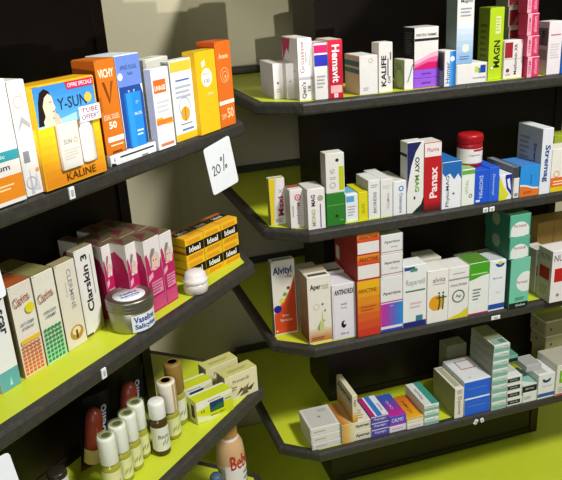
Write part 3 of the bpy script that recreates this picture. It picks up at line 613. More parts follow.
# right unit, lowest shelf
for i, wd in enumerate(['lowest', 'middle', 'topmost']):
    carton('r4_w%d' % (i+1), MB_, 'flat grey-white carton, %s of the leftmost low stack' % wd, '#d4d2cc', {'front': [lines(.12, .4, .5, .6, 1, '#8a8884')], 'top': [('r', .08, .06, .92, .94, '#c2c0ba'), ('c', .5, .5, .05, '#8a8884'), lines(.55, .7, .85, .85, 3, '#9a9894')]}, 'flat grey-white cartons, leftmost low stack')
for i, wd in enumerate(['lower', 'upper']):
    carton('r4_ap%d' % (i+1), MB_, 'flat cream and orange carton, %s of two lying under the upright one' % wd, '#d9d2be', {'front': [('gh', 0, 0, .4, 1, '#cf9a3a', '#ddd0a8'), ('t', 'Apernat', .70, .5, .48, .4, '#3a3020')], 'top': [('gh', 0, 0, .5, 1, '#c07a28', '#dccaa0'), lines(.55, .1, .9, .5, 4, '#9a8a60')]}, 'flat cream and orange cartons')
carton('r4_apst', MB_, 'slim cream carton with an orange foot, standing on the flat cream cartons', '#d8cfb6', {
    'front': [('g', 0, 0, 1, .45, '#d08a20', '#d8cfb6'), ('t', 'Aper', .5, .7, .5, .35, '#6a5a40', -90)], 'left': [('r', 0, 0, 1, 1, '#c4b89c'), ('g', 0, 0, 1, .5, '#c88428', '#c4b89c'), ('t', 'Apernat', .5, .74, .86, .28, '#1e1a18')]})
for i, wd in enumerate(['lowest', 'middle', 'topmost']):
    carton('r4_pb%d' % (i+1), MB_, 'flat carton striped pink, white and blue, %s of its stack' % wd, '#4a4aa4', {'front': [('r', 0, 0, 1, 1, '#5450a8'), ('t', 'Aspegic', .5, .5, .7, .4, '#dcd4ec'), ('r', 0, .86, 1, 1, '#d8d0e0')], 'top': [('r', 0, 0, .26, 1, '#b02a6a'), ('r', .26, 0, .36, 1, '#dcd8e0'), ('r', .36, 0, .66, 1, '#3a78c4'), ('r', .66, 0, 1, 1, '#dcdce0'), ('t', 'Aspegic', .82, .4, .16, .4, '#55506a', 90)]}, 'flat pink, white and blue striped cartons')
carton('r4_bw', MB_, 'flat white carton under the blue and magenta one', '#d8d4dc', {'front': [lines(.15, .4, .8, .6, 1, '#8a80a0')]})
carton('r4_bp', MB_, 'flat carton, blue at the back and magenta in front, with white lettering', '#8a3ab0', {'front': [('r', 0, 0, 1, 1, '#5a4ec0'), ('t', 'CALMO', .5, .55, .7, .4, '#e0dcf4'), ('r', 0, 0, 1, .14, '#c02a90')], 'top': [('g', 0, 0, 1, 1, '#c02a90', '#2a5ab0'), ('t', 'CALMO', .5, .5, .16, .4, '#d8b0e0', 90)]})
carton('r4_o1', MB_, 'flat white-edged orange carton, lower of two', '#dcd8cc', {'front': [lines(.2, .4, .8, .6, 1, '#a8a090')]}, 'flat orange cartons')
carton('r4_o2', MB_, 'flat orange carton with dark sideways print on top, upper of two', '#dcd6c0', {'front': [('r', 0, .75, 1, 1, '#dca42a')], 'top': [('g', 0, 0, 1, 1, '#dfa81e', '#cc6a20'), ('t', 'VITAMINE', .5, .5, .2, .6, '#6a3a10', 90)]}, 'flat orange cartons')
for i, wd in enumerate(['lowest', 'middle', 'topmost']):
    carton('r4_t%d' % (i+1), MB_, 'flat teal and white carton, %s of the short stack beside the orange cartons' % wd, '#d8dcd8', {'front': [('r', 0, .1, 1, .5, '#7ab0a0'), lines(.15, .62, .8, .78, 1, '#6a7a74')], 'top': [('r', .52, 0, 1, 1, '#3f9484'), ('r', 0, 0, .4, 1, '#d2d4d0'), ('t', 'Nasalis', .25, .5, .2, .5, '#5a6a64', 90)]}, 'short stack of teal and white cartons')
carton('r4_dyso', MB_, 'slim upright white carton with red-brown sideways lettering, left of the blue pair', '#dad6cc', {'front': [('t', 'Dysovit', .5, .42, .5, .6, '#8a4a40', -90), ('r', .25, .82, .75, .95, '#b8b0a0')], 'left': [('r', 0, 0, 1, 1, '#8e8c62')], 'top': [('r', .2, .1, .8, .9, '#a8a68a')]})
for i, wd in enumerate(['lower', 'upper']):
    t = [('r', .30, .48, .86, .86, '#b05058'), ('r', .33, .51, .83, .83, '#d0d0d0'), ('c', .3, .12, .02, '#3a3a3a')]
    carton('r4_wb%d' % (i+1), MB_, 'large carton, white on top with a blue front, %s of two' % wd, '#d6d8da', {'front': [('r', 0, .0, 1, .92, '#2764d2'), ('p', [(0, .92), (1, .92), (1, 1), (0, .98)], '#dfe6f0'), ('r', .12, .5, .85, .53, '#6a90d0')], 'top': t}, 'large white and blue cartons')
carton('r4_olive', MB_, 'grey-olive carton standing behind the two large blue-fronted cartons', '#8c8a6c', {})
names8 = ['lowest', 'second from the bottom', 'third from the bottom', 'fourth from the bottom', 'fifth from the bottom', 'sixth from the bottom', 'seventh, just below the top one', 'topmost']
for i in range(8):
    carton('r4_q%d' % i, MB_, 'flat pale teal carton in the tallest stack, %s' % names8[i], '#d2d8d2', {'front': [('r', .04, .10, .96, .55, '#7fb0a2'), ('r', .04, .55, .5, .75, '#a8c8bc'), lines(.55, .66, .9, .8, 1, '#5a7a70')], 'left': [('r', 0, 0, 1, 1, '#8c9080'), ('r', .2, .3, .8, .5, '#7a7e6e')], 'top': [('r', .06, .04, .94, .3, '#8aa89c'), ('r', 0, .3, 1, 1, '#84866a'), ('r', .5, .08, .86, .24, '#5a7a74')]}, 'tallest stack of pale teal cartons')
for i in range(4):
    carton('r4_k%d' % i, MB_, 'flat white carton with a black strip, %s of four right of the tallest stack' % ['lowest', 'second', 'third', 'topmost'][i], '#d8dad4', {'front': [('r', .04, .25, .85, .78, '#14201c'), ('t', 'pharma', .45, .52, .5, .26, '#c8d0cc')], 'top': [('r', .1, .2, .9, .9, '#b8beb6')]}, 'flat white cartons with black name strips')
carton('r4_k4', MB_, 'teal topped carton with a black strip lying crosswise on the black-strip stack', '#7aa898', {'front': [('r', 0, .1, 1, .6, '#14201c')], 'top': [('r', 0, 0, 1, 1, '#5a9a86')]})
carton('r4_m0', MB_, 'white carton under the teal topped one, beside the blue-arc carton', '#d8dad6', {'front': [lines(.1, .3, .6, .6, 2, '#8a908c')]})
carton('r4_m1', MB_, 'teal topped carton with a black front strip, left of the white blue-arc carton', '#c8d4ce', {'front': [('r', 0, .05, 1, .85, '#14201c'), ('t', 'dermo', .5, .5, .6, .3, '#c0ccc6')], 'top': [('p', [(0, 0), (.9, .0), (.2, 1), (0, 1)], '#cfd4d0'), ('p', [(.0, .3), (1, 0), (1, 1), (.1, 1)], '#86b8a8')]})
carton('r4_s', MB_, 'white carton with a navy smile-shaped arc and a blue foot', '#dcdcda', {
    'front': [('c', .5, .78, .26, '#1d3f78', .8), ('r', .2, .80, .8, .99, '#dcdcda'), ('c', .5, .82, .14, '#dcdcda', .8), ('r', 0, .08, 1, .22, '#2a5aa0'), ('t', 'magne control', .55, .5, .6, .05, '#8a7a78')], 'top': [('r', .05, .1, .6, .9, '#b4b2ac')]})
carton('r4_stop', MB_, 'small grey box lying on top of the white carton with the navy arc', '#b2b2ae', {'top': [('r', .08, .08, .92, .92, '#a6a6a2')]})
carton('r4_wg', MB_, 'white carton with a green panel at the right edge of the lowest shelf', '#d6d4c8', {'front': [('r', .12, .42, 1, .82, '#74ac28'), ('t', 'phyto', .5, .62, .6, .14, '#e8f0d8'), ('r', 0, 0, 1, .08, '#b04a50'), lines(.1, .12, .7, .3, 3, '#a8a8a0')], 'top': [('r', 0, 0, 1, 1, '#b0ac9c')]})
for i, wd in enumerate(['lowest', 'middle', 'topmost']):
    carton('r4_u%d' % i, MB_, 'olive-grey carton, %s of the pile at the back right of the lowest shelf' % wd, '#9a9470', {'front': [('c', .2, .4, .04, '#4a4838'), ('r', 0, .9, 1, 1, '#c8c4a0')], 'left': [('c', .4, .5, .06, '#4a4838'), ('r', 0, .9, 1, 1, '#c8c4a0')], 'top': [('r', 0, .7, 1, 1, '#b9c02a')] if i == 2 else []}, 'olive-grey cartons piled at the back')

# left unit, top shelf
carton('l1_big', CB, 'large white carton with a teal stripe and an orange block at its foot', '#e4e0d8', {
    'front': [('r', 0, .04, 1, .24, '#e08a20'), ('r', 0, .36, 1, .44, '#3a9aa6'), ('t', 'ceutic', .55, .40, .6, .03, '#e0f0f0'), ('t', 'mineum', .45, .31, .7, .045, '#3a4450'), lines(.2, .12, .8, .18, 2, '#f6d8a0'), lines(.2, .62, .8, .8, 4, '#c0bcb4'), ('ring', .85, .62, .14, .01, '#c8c4bc')]}, flap='top')
carton('l1_strip', CB, 'narrow white carton with grey line drawings, left of the yellow windowed carton', '#e2dfda', {
    'front': [('p', [(.1, .55), (.5, .7), (.95, .62), (.9, .58), (.5, .64)], '#a8a6a2'), ('r', .2, .30, .55, .40, '#8a8c94'), ('ring', .5, .82, .3, .05, '#c8b0a0'), ('p', [(.3, .02), (.4, .25), (.5, .02)], '#b8bcc4'), ('p', [(.5, .05), (.75, .2), (.9, .04)], '#c4c8d0'), ('c', .85, .22, .1, '#dc9a30'), ('ring', .4, .12, .3, .03, '#9aa4b4')]})
KA = carton('l1_kaline', SB, 'yellow sunscreen gift carton with a window, a sky blue picture and a small portrait', '#e2ac1c', {
    'front': [('g', .02, .02, .98, .60, '#dc8a1c', '#e6c422'), ('g', .04, .60, .98, .985, '#5aa6dc', '#3a86c8'), ('p', [(.04, .62), (.45, .66), (.98, .72), (.98, .60), (.04, .60)], '#9acce4'),
              ('p', [(.05, .62), (.07, .72), (.09, .84), (.13, .93), (.20, .96), (.27, .93), (.29, .86), (.22, .80), (.16, .70), (.15, .62)], '#241612'),
              ('p', [(.14, .60), (.13, .66), (.17, .70), (.15, .80), (.19, .88), (.25, .91), (.30, .88), (.315, .81), (.335, .77), (.32, .755), (.32, .71), (.29, .685), (.26, .68), (.34, .62), (.36, .60)], '#e6c8b2'),
              ('p', [(.28, .74), (.325, .745), (.30, .725)], '#b04a44'), ('r', .25, .825, .29, .832, '#3a2420'), ('p', [(.30, .60), (.40, .60), (.36, .70), (.31, .72), (.29, .69)], '#dcb89c'),
              ('t', 'Y-SUN', .60, .79, .46, .11, '#26384a'), ('c', .86, .80, .06, '#e8b84a'), ('p', [(.55, .91), (.98, .91), (.98, .985), (.52, .985)], '#c8204c'), ('t', 'OFFRE SPECIALE', .76, .948, .4, .04, '#f4e4e8'),
              ('r', .26, .155, .87, .60, '#9c8258'),
              ('t', 'KALINE', .57, .08, .48, .075, '#5a3a10')],
    'left': [('g', 0, .0, 1, .6, '#d8901c', '#dcc420'), lines(.15, .65, .85, .93, 7, '#8a6a10')]})
x, y, z, a, w, d, h = PLACE['l1_kaline']
b = MB(); b.lathe([(.0145, 0), (.017, .004), (.0165, .05), (.015, .062), (.012, .064), (.012, .075), (.0, .075)], mat('#d6d3cc', .35), seg=20)
bo = b.build('bottle', KA, (.0275, -d/2-.0014, .024)); bo.scale = (.82, .28, .78)
b = MB(); b.box(-.018, -.0022, 0, .018, .0022, .064, mat('#d2cfc6'), .0008)
F = Face(b, (-.018, -.0022, 0), (1, 0, 0), (0, 0, 1), (0, -1, 0), .036, .064)
F.draw([('t', 'SUN', .38, .60, .4, .1, '#8a8478'), ('ring', .78, .6, .1, .03, '#cda040'), lines(.1, .2, .9, .45, 4, '#c4beb0')])
b.build('inner_carton', KA, (-.0085, -d/2-.0036, .022))
b = MB(); F = Face(b, (0, 0, 0), (1, 0, 0), (0, 0, 1), (0, -1, 0), .040, .022)
b.box(0, 0, 0, .040, .0012, .022, mat('#e6e2e2'), .0004)
F.draw([('t', 'TUBE', .5, .72, .8, .3, '#8a4a6a'), ('t', 'OFFERT', .5, .3, .85, .3, '#8a4a6a')]); b.build('sticker', KA, (.0165, -d/2-.0062, .080))
carton('l1_vichy', SB, 'tall orange sunscreen carton with a brown V and white capitals', '#c9701c', {
    'front': [('t', 'VICHY', .5, .87, .78, .08, '#f4e4cc'), ('p', [(.24, .79), (.36, .79), (.52, .64), (.50, .58)], '#7a3a10'), ('p', [(.80, .79), (.68, .79), (.52, .62), (.50, .58)], '#8a4a1a'), ('t', 'IDEAL SOLEIL', .5, .46, .8, .05, '#f0d8b8'), ('t', '50', .5, .38, .4, .07, '#f4e8d8'), ('r', .15, .22, .98, .27, '#f0e6d8'), lines(.3, .06, .8, .14, 2, '#7a3a10'), lines(.25, .17, .9, .2, 1, '#f0d8b8')],
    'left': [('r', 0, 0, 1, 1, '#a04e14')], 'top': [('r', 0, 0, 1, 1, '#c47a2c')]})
o = carton('l1_blue', SB, 'sunscreen carton with a periwinkle header over a bright blue tube', '#d6dce8', {
    'front': [('r', 0, .70, 1, 1, '#6a86cc'), ('t', 'APRES SOLEIL', .5, .88, .7, .04, '#24406a'), ('t', 'lait', .55, .82, .3, .03, '#24406a'), ('c', .12, .80, .1, '#e8ecf4'), ('p', [(.02, .70), (.9, .70), (.98, .60), (.98, .1), (.02, .1)], '#27488a'), ('t', 'V', .5, .62, .5, .08, '#b8bcc0')],
    'left': [('r', 0, 0, 1, 1, '#8a98b8')]})
x, y, z, a, w, d, h = PLACE['l1_blue']
b = MB(); hh = h*.54
b.prism([(-.017, -.004), (-.010, -.009), (.010, -.009), (.017, -.004), (.017, 0), (-.017, 0)], 0, hh, mat('#2a88d8', .35))
F = Face(b, (-.017, -.0092, 0), (1, 0, 0), (0, 0, 1), (0, -1, 0), .034, hh)
F.draw([('t', 'IDEAL SOLEIL', .5, .62, .5, .09, '#e4f0fa', 0), lines(.28, .2, .72, .34, 2, '#c8e0f4'), ('t', 'SPF', .5, .82, .2, .06, '#a8d0f0')])
b.build('tube', o, (-.001, -d/2-.0008, h*.10))
carton('l1_uvage', SB, 'white sunscreen carton with an orange square and an orange band', '#dcdcde', {
    'front': [('r', .08, .70, .78, .86, '#dc6a26'), ('t', 'UVAGE', .43, .76, .6, .06, '#f4e8dc'), ('r', .04, .31, .96, .375, '#dc7a2a'), ('r', .04, .375, .4, .40, '#e0a41e'), ('r', .55, .30, 1, .32, '#e0b02a'), ('r', .15, .04, .9, .075, '#c87a50'), lines(.15, .45, .85, .62, 3, '#c4c4c8')], 'left': [('r', 0, 0, 1, 1, '#a4a6b6')]})
carton('l1_whiteback', SB, 'white carton half hidden behind the orange-banded one', '#d8d6cc', {'top': [('r', .2, .1, .24, .9, '#c8b464'), ('r', .4, .1, .44, .9, '#a8a69c')]})
carton('l1_yelw', SB, 'white sunscreen carton with a golden capsule emblem and yellow ends', '#dfe0e0', {
    'front': [('r', 0, 0, 1, .09, '#dcb41c'), ('r', .02, .86, .98, .98, '#d0bc3a'), ('r', .2, .74, .85, .76, '#4a6aa8'), ('c', .52, .33, .21, '#d9a01c'), ('r', .5, .24, .53, .42, '#8a5a10'), ('ring', .52, .42, .27, .02, '#8a94b4'), ('r', .25, .20, .80, .21, '#4a5a8a'), lines(.15, .52, .9, .70, 3, '#a8acb8'), lines(.3, .11, .85, .16, 1, '#6a7aa0')], 'left': [('r', 0, 0, 1, 1, '#a8a898'), lines(.2, .3, .8, .8, 7, '#8a8a7c')], 'top': [('r', .05, .05, .95, .9, '#d8d6c6')]})
carton('l1_yellow', SB, 'yellow sunscreen carton with a white disc, left of the orange one', '#e0b41a', {
    'front': [('c', .5, .68, .27, '#e6e2d4'), ('t', '100', .5, .64, .28, .05, '#6a6a70'), ('t', 'PHOTO', .5, .72, .32, .03, '#b09a60'), ('p', [(.30, .80), (.48, .83), (.46, .90), (.28, .87)], '#e8e0c0'), ('t', 'creme', .62, .48, .3, .03, '#f4e8b8')], 'left': [('r', 0, 0, 1, 1, '#c49a14')], 'top': [('r', 0, 0, 1, 1, '#cfae24')]})
carton('l1_orange', SB, 'tall orange sunscreen carton with a pale spiral at the right end of the row', '#cf6a1e', {
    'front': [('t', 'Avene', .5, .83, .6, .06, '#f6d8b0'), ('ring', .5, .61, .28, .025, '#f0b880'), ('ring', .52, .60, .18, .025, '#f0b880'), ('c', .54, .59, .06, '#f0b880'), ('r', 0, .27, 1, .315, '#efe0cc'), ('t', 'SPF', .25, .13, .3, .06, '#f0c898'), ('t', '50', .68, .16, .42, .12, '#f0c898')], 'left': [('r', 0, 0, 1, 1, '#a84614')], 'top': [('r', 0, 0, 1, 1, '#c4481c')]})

# left unit, second shelf
carton('l2_ascar', CB, 'white carton with dark sideways lettering and a teal foot, at the left photo edge', '#dfdfdb', {
    'front': [('r', 0, 0, 1, .19, '#62a4a8'), ('p', [(.45, .04), (.55, .12), (.6, .04)], '#b0d4d4'), ('t', 'A-scar', .74, .71, .40, .38, '#2c3034', -90)], 'left': [('r', 0, 0, 1, 1, '#a8b4ac')]})
def checks(c1, c2, v0, v1, n, m, bg):
    ops = [('g', 0, v0, 1, v1, c1, bg)]
    for i in range(m):
        for j in range(n):
            u = .06+.88*j/n; v = v0+(v1-v0)*(i+.15)/m
            ops.append(('r', u, v, u+.88/n*.7, v+(v1-v0)/m*.68, c2 if i < m*.7 else shade(c2, 1.0)))
    return ops
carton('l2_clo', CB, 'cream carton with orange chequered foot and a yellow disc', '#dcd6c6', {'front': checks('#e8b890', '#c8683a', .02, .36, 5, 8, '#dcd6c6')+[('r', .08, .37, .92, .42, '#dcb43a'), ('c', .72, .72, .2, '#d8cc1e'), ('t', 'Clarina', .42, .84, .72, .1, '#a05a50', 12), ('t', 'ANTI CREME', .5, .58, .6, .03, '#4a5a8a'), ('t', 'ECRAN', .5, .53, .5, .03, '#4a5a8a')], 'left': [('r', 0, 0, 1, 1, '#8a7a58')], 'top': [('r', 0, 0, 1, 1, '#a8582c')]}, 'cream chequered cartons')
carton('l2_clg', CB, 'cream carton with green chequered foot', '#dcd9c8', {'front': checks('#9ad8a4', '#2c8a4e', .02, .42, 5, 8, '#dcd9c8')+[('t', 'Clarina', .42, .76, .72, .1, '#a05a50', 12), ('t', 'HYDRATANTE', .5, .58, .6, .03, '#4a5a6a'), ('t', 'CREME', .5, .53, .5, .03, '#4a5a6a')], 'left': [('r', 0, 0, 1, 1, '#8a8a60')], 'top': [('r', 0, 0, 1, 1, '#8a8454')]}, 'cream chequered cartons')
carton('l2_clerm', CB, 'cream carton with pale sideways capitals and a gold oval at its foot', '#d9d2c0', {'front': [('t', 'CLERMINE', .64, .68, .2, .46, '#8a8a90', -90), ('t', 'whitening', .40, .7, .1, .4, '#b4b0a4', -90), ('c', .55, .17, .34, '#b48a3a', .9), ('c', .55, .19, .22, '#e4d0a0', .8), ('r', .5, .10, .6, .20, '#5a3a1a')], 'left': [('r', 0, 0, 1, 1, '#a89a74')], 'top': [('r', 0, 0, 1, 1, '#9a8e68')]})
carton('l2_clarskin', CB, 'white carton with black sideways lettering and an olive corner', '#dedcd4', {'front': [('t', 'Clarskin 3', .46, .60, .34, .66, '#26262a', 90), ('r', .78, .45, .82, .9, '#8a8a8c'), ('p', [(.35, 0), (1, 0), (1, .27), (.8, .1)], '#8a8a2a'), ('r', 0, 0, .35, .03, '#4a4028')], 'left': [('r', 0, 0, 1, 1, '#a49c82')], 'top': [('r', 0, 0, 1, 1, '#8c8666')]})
PINK = 'white and raspberry cartons with a portrait'
pk = {'front': [('r', .0, .0, 1, .58, '#b8205a'), ('p', [(.0, .58), (.30, .58), (.22, .72), (.12, .82), (.0, .80)], '#b8205a'), ('p', [(1, .58), (.85, .58), (.92, .66), (1, .70)], '#b8205a'), ('c', .56, .69, .33, '#d0bcb4', 1.3), ('c', .58, .67, .22, '#e2bcac', 1.5),
               ('p', [(.30, .60), (.30, .78), (.46, .86), (.66, .85), (.56, .78), (.40, .74), (.37, .62)], '#8c7c76'), ('c', .50, .70, .035, '#5a3a34'), ('c', .66, .70, .035, '#5a3a34'), ('p', [(.52, .60), (.66, .605), (.60, .585)], '#b0404c'),
               ('p', [(.06, .44), (.38, .49), (.38, .56), (.08, .52)], '#e4a4bc'), ('r', .22, .24, .90, .42, '#dc8caa'), lines(.24, .26, .88, .41, 4, '#a8305e'), ('r', .04, .03, .96, .21, '#c84a7c')],
      'left': [('r', 0, 0, 1, 1, '#cfc8c0'), ('p', [(0, 0), (1, 0), (1, .62), (.85, .80), (.5, .90), (.2, .84), (0, .72)], '#a81650')], 'top': [('r', 0, 0, 1, 1, '#6c5c44'), ('p', [(.1, .1), (.9, .5), (.5, .9)], '#6a3038')]}  # dark brown of the top holds the shade of the shelf above
pkl = {1: 'leftmost in front, partly behind the metal tin', 2: 'second from the left in the front row', 3: 'third from the left in the front row', 4: 'rightmost in front, next to the yellow packs'}
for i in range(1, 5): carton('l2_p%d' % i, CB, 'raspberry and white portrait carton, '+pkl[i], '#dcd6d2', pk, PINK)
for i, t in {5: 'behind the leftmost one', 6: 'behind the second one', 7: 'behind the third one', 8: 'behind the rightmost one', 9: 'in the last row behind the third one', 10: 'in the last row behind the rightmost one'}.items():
    carton('l2_p%d' % i, CB, 'raspberry and white carton with a shade-painted top, '+t, '#8c7c64', pk, PINK)  # rear bodies browned too, the shelf's shade put into their colour
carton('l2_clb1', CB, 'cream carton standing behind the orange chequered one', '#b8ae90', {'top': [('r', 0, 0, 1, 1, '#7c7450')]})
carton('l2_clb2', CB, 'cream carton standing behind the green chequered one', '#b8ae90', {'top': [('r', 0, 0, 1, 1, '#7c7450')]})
for c in range(3):
    for r in range(2):
        fr = [('r', 0, .0, 1, .28, '#e6b41c'), ('p', [(.1, .04), (.88, .04), (.95, .20), (.16, .20)], '#d8901c'), ('r', 0, .28, 1, .70, '#17140f'), ('t', 'Ideal', .5, .48, .62, .26, '#ece8dc'), ('r', 0, .70, 1, 1, '#e8ba20'), ('p', [(.14, .74), (.86, .74), (.80, .90), (.08, .90)], '#e09a20')]
        carton('l2_i%d%d' % (c, r), 'tissue_pack', 'yellow and black pack, %s in the %s layer of the block of six' % (['left', 'middle', 'right'][c], ['bottom', 'top'][r]), '#ecc022',
               {'front': fr, 'left': [('r', 0, .3, 1, .42, '#b85a1c'), ('r', 0, .60, 1, .66, '#c8741c')], 'top': [('r', 0, .0, 1, .42, '#e4a824'), ('r', 0, .42, 1, .80, '#1c1812'), ('t', 'Ideal', .5, .6, .5, .22, '#c8c4b8'), ('r', 0, .8, 1, 1, '#a8602c')]}, 'yellow and black packs stacked in a block', cat='pack')

# left unit, third shelf: soap cartons
soap = {'front': [('p', [(0, 0), (1, 0), (1, .55), (.55, .62), (0, .95)], '#cdd31e'), ('p', [(0, .60), (1, .85), (1, 1), (0, 1)], '#e0dfcc'), ('p', [(0, .10), (.3, .0), (.7, .0), (.2, .28), (0, .4)], '#dcdcae'), ('r', .36, .32, .74, .78, '#1e3f66'), ('p', [(.36, .32), (.74, .32), (.74, .55), (.6, .6), (.45, .48), (.36, .45)], '#2f6a34'), ('t', 'Leamose', .5, .88, .34, .08, '#4a5030'), ('t', 'savon argan', .56, .17, .4, .1, '#5a6020'), ('t', 'rz', .17, .5, .1, .12, '#5a6020'), lines(.78, .62, .95, .70, 1, '#5a6020')],
        'left': [('r', 0, 0, 1, 1, '#cfd27a'), ('r', .35, .2, .75, .8, '#4a3020')], 'top': [('r', 0, 0, 1, .8, '#c2cc22'), ('r', 0, .8, 1, 1, '#dcdcc0')]}
carton('l3_s1', 'soap_box', 'yellow-green soap carton with a small landscape picture, in front', '#d2d4a0', soap, 'yellow-green soap cartons')
carton('l3_s2', 'soap_box', 'yellow-green soap carton with a small landscape picture, behind its twin', '#d2d4a0', soap, 'yellow-green soap cartons')
herb = {'front': [('t', 'Provendi', .48, .72, .5, .13, '#7a5a3a'), ('p', [(.02, .5), (.18, .62), (.16, .3)], '#b8a020'), ('p', [(.3, .15), (.48, .42), (.55, .30)], '#5a5428'), ('p', [(.5, .2), (.72, .50), (.66, .2)], '#6a6430'), ('p', [(.6, .25), (.9, .40), (.78, .18)], '#4e4a22'), ('p', [(.40, .1), (.6, .3), (.7, .12)], '#6a5a2c'), ('c', .58, .30, .07, '#7a6a34'), lines(.08, .38, .35, .56, 2, '#8a8054')],
        'left': [('r', 0, 0, 1, 1, '#77765c')], 'top': [('r', 0, 0, 1, 1, '#c4c078'), lines(.2, .3, .8, .6, 2, '#8a8450')]}
carton('l3_s3', 'soap_box', 'cream soap carton with a brown herb drawing, at the shelf corner', '#d8d2a8', herb, 'cream soap cartons')
carton('l3_s4', 'soap_box', 'cream soap carton with its herb hidden, farthest back', '#cfc99c', herb, 'cream soap cartons')
# ------------------------------------------------------------------ jars and bottles
def placed(name, label, cat, e, n, z, group=None, rz=0, rot=None):
    p = left_pt(e, n, z)
    return empty(name, p, LA+rz, label, cat, group, rot)
def curved_label(mb, r, z0, z1, a0, a1, m, n=14):
    """a paper label wrapped on a round body"""
    vs = []; fs = []
    for i in range(n+1):
        a = a0+(a1-a0)*i/n
        vs += [(r*math.cos(a), r*math.sin(a), z0), (r*math.cos(a), r*math.sin(a), z1)]
    for i in range(n): fs.append([2*i, 2*i+2, 2*i+3, 2*i+1])
    mb.add(vs, fs, m, True)
def curved_text(mb, txt, r, ac, zc, wdt, hgt, m):
    vs, fs, w, h = glyphs(txt)
    pts = []
    for x, y in vs:
        a = ac+(x/w*wdt)/r
        pts.append((r*math.cos(a), r*math.sin(a), zc+y/h*hgt))
    mb.add(pts, fs, m)
VIEW = math.radians(-135+0)          # the side of round things that faces the room, in the left unit's own frame
# metal tin of ointment
t = placed('metal_tin', 'round silver tin with a blue-lettered label before the pink cartons', 'tin', -.322, .048, ZS[1]); t.scale = (.93, .93, .93)
b = MB(); R_ = .042
b.lathe([(.038, 0), (.0405, .002), (.0415, .006), (.0415, .038), (.040, .040)], metal('#a8a68c', .42), seg=40); b.build('body', t)
b = MB(); b.lathe([(.0428, .0405), (.0436, .042), (.0436, .0455), (.0428, .047), (.0436, .0485), (.0436, .052), (.0428, .0535), (.0436, .055), (.0436, .060), (.0425, .0625), (.0395, .0628), (.039, .0615), (.0, .0615)], metal('#8e8a7c', .40), seg=40); lid = b.build('lid', t)
b = MB(); b.lathe([(.030, .0617), (.030, .0621), (.0, .0621)], mat('#dfe2e4'), seg=32)
F = Face(b, (-.03, -.03, .0622), (1, 0, 0), (0, 1, 0), (0, 0, 1), .06, .06)
F.draw([('t', 'Vaseline', .5, .60, .62, .14, '#2a4a94', 0), ('t', 'Salicylee', .5, .40, .62, .14, '#2a4a94', 0), ('r', .25, .28, .75, .30, '#4a8ac8')])
b.build('lid_label', lid, rot=(0, 0, math.radians(-20)))
b = MB(); VJ = math.radians(-118)
curved_label(b, .0418, .003, .036, VJ-.35, VJ+1.2, mat('#dfe2de'))
curved_text(b, 'Vaseline', .0421, VJ+.30, .027, .046, .0125, mat('#1f4a9a')); curved_text(b, 'Salicylee', .0421, VJ+.34, .012, .048, .0125, mat('#1f4a9a'))
b.build('paper_label', t)
# small frosted jar
t = placed('cream_jar', 'small frosted jar with a domed lid before the yellow and black packs', 'jar', -.166, .026, ZS[1])
b = MB(); b.lathe([(.017, 0), (.0225, .003), (.0235, .012), (.022, .020), (.018, .0215)], clear('#e6e0d6', .3, .75, 'frosted'), seg=32); b.build('body', t)
b = MB(); b.lathe([(.0225, .0216), (.0235, .024), (.0235, .029), (.0205, .0305), (.0205, .038), (.016, .043), (.008, .0445), (0, .045)], clear('#ece8e2', .3, .85, 'frosted'), seg=32); b.build('lid', t)

# round jar with a red lid on the second right shelf
bx = PLACE['r2_blue1']; top_z = bx[2]+bx[6]+.0006
t = empty('pill_jar', (.449, .064, top_z+.0005), 0, 'round white jar with a red lid and red foot, standing on the cartons', 'jar'); t.scale = (.86, .86, .98)
b = MB(); b.lathe([(.033, 0), (.0355, .003), (.0355, .010)], mat('#a01c22', .35), seg=36)
b.lathe([(.0355, .010), (.0358, .011), (.0358, .046), (.0355, .047)], mat('#dcd6d2', .4), seg=36)
b.lathe([(.0355, .047), (.0355, .056), (.033, .060)], mat('#a01c22', .35), seg=36)
b.build('body', t)
b = MB(); b.lathe([(.0355, .0605), (.0365, .062), (.0365, .076), (.035, .080), (.030, .082), (0, .0825)], mat('#b01c24', .35), seg=36)
for i in range(36):
    a = 2*math.pi*i/36; c, s_ = math.cos(a), math.sin(a)
    b.box(.0366*c-.0006, .0366*s_-.0006, .063, .0366*c+.0006, .0366*s_+.0006, .076, mat('#98161e', .35))
b.build('lid', t)
b = MB(); AV = math.radians(-92)
curved_label(b, .0361, .012, .045, AV-1.3, AV+1.3, mat('#e2dedb'))
curved_label(b, .0363, .041, .046, AV-.2, AV+.9, mat('#b01c24')); curved_text(b, 'magnesium', .0363, AV-.1, .031, .034, .005, mat('#6a6670')); curved_text(b, '24', .0363, AV+.85, .022, .012, .011, mat('#30303a'))
b.build('label', t)

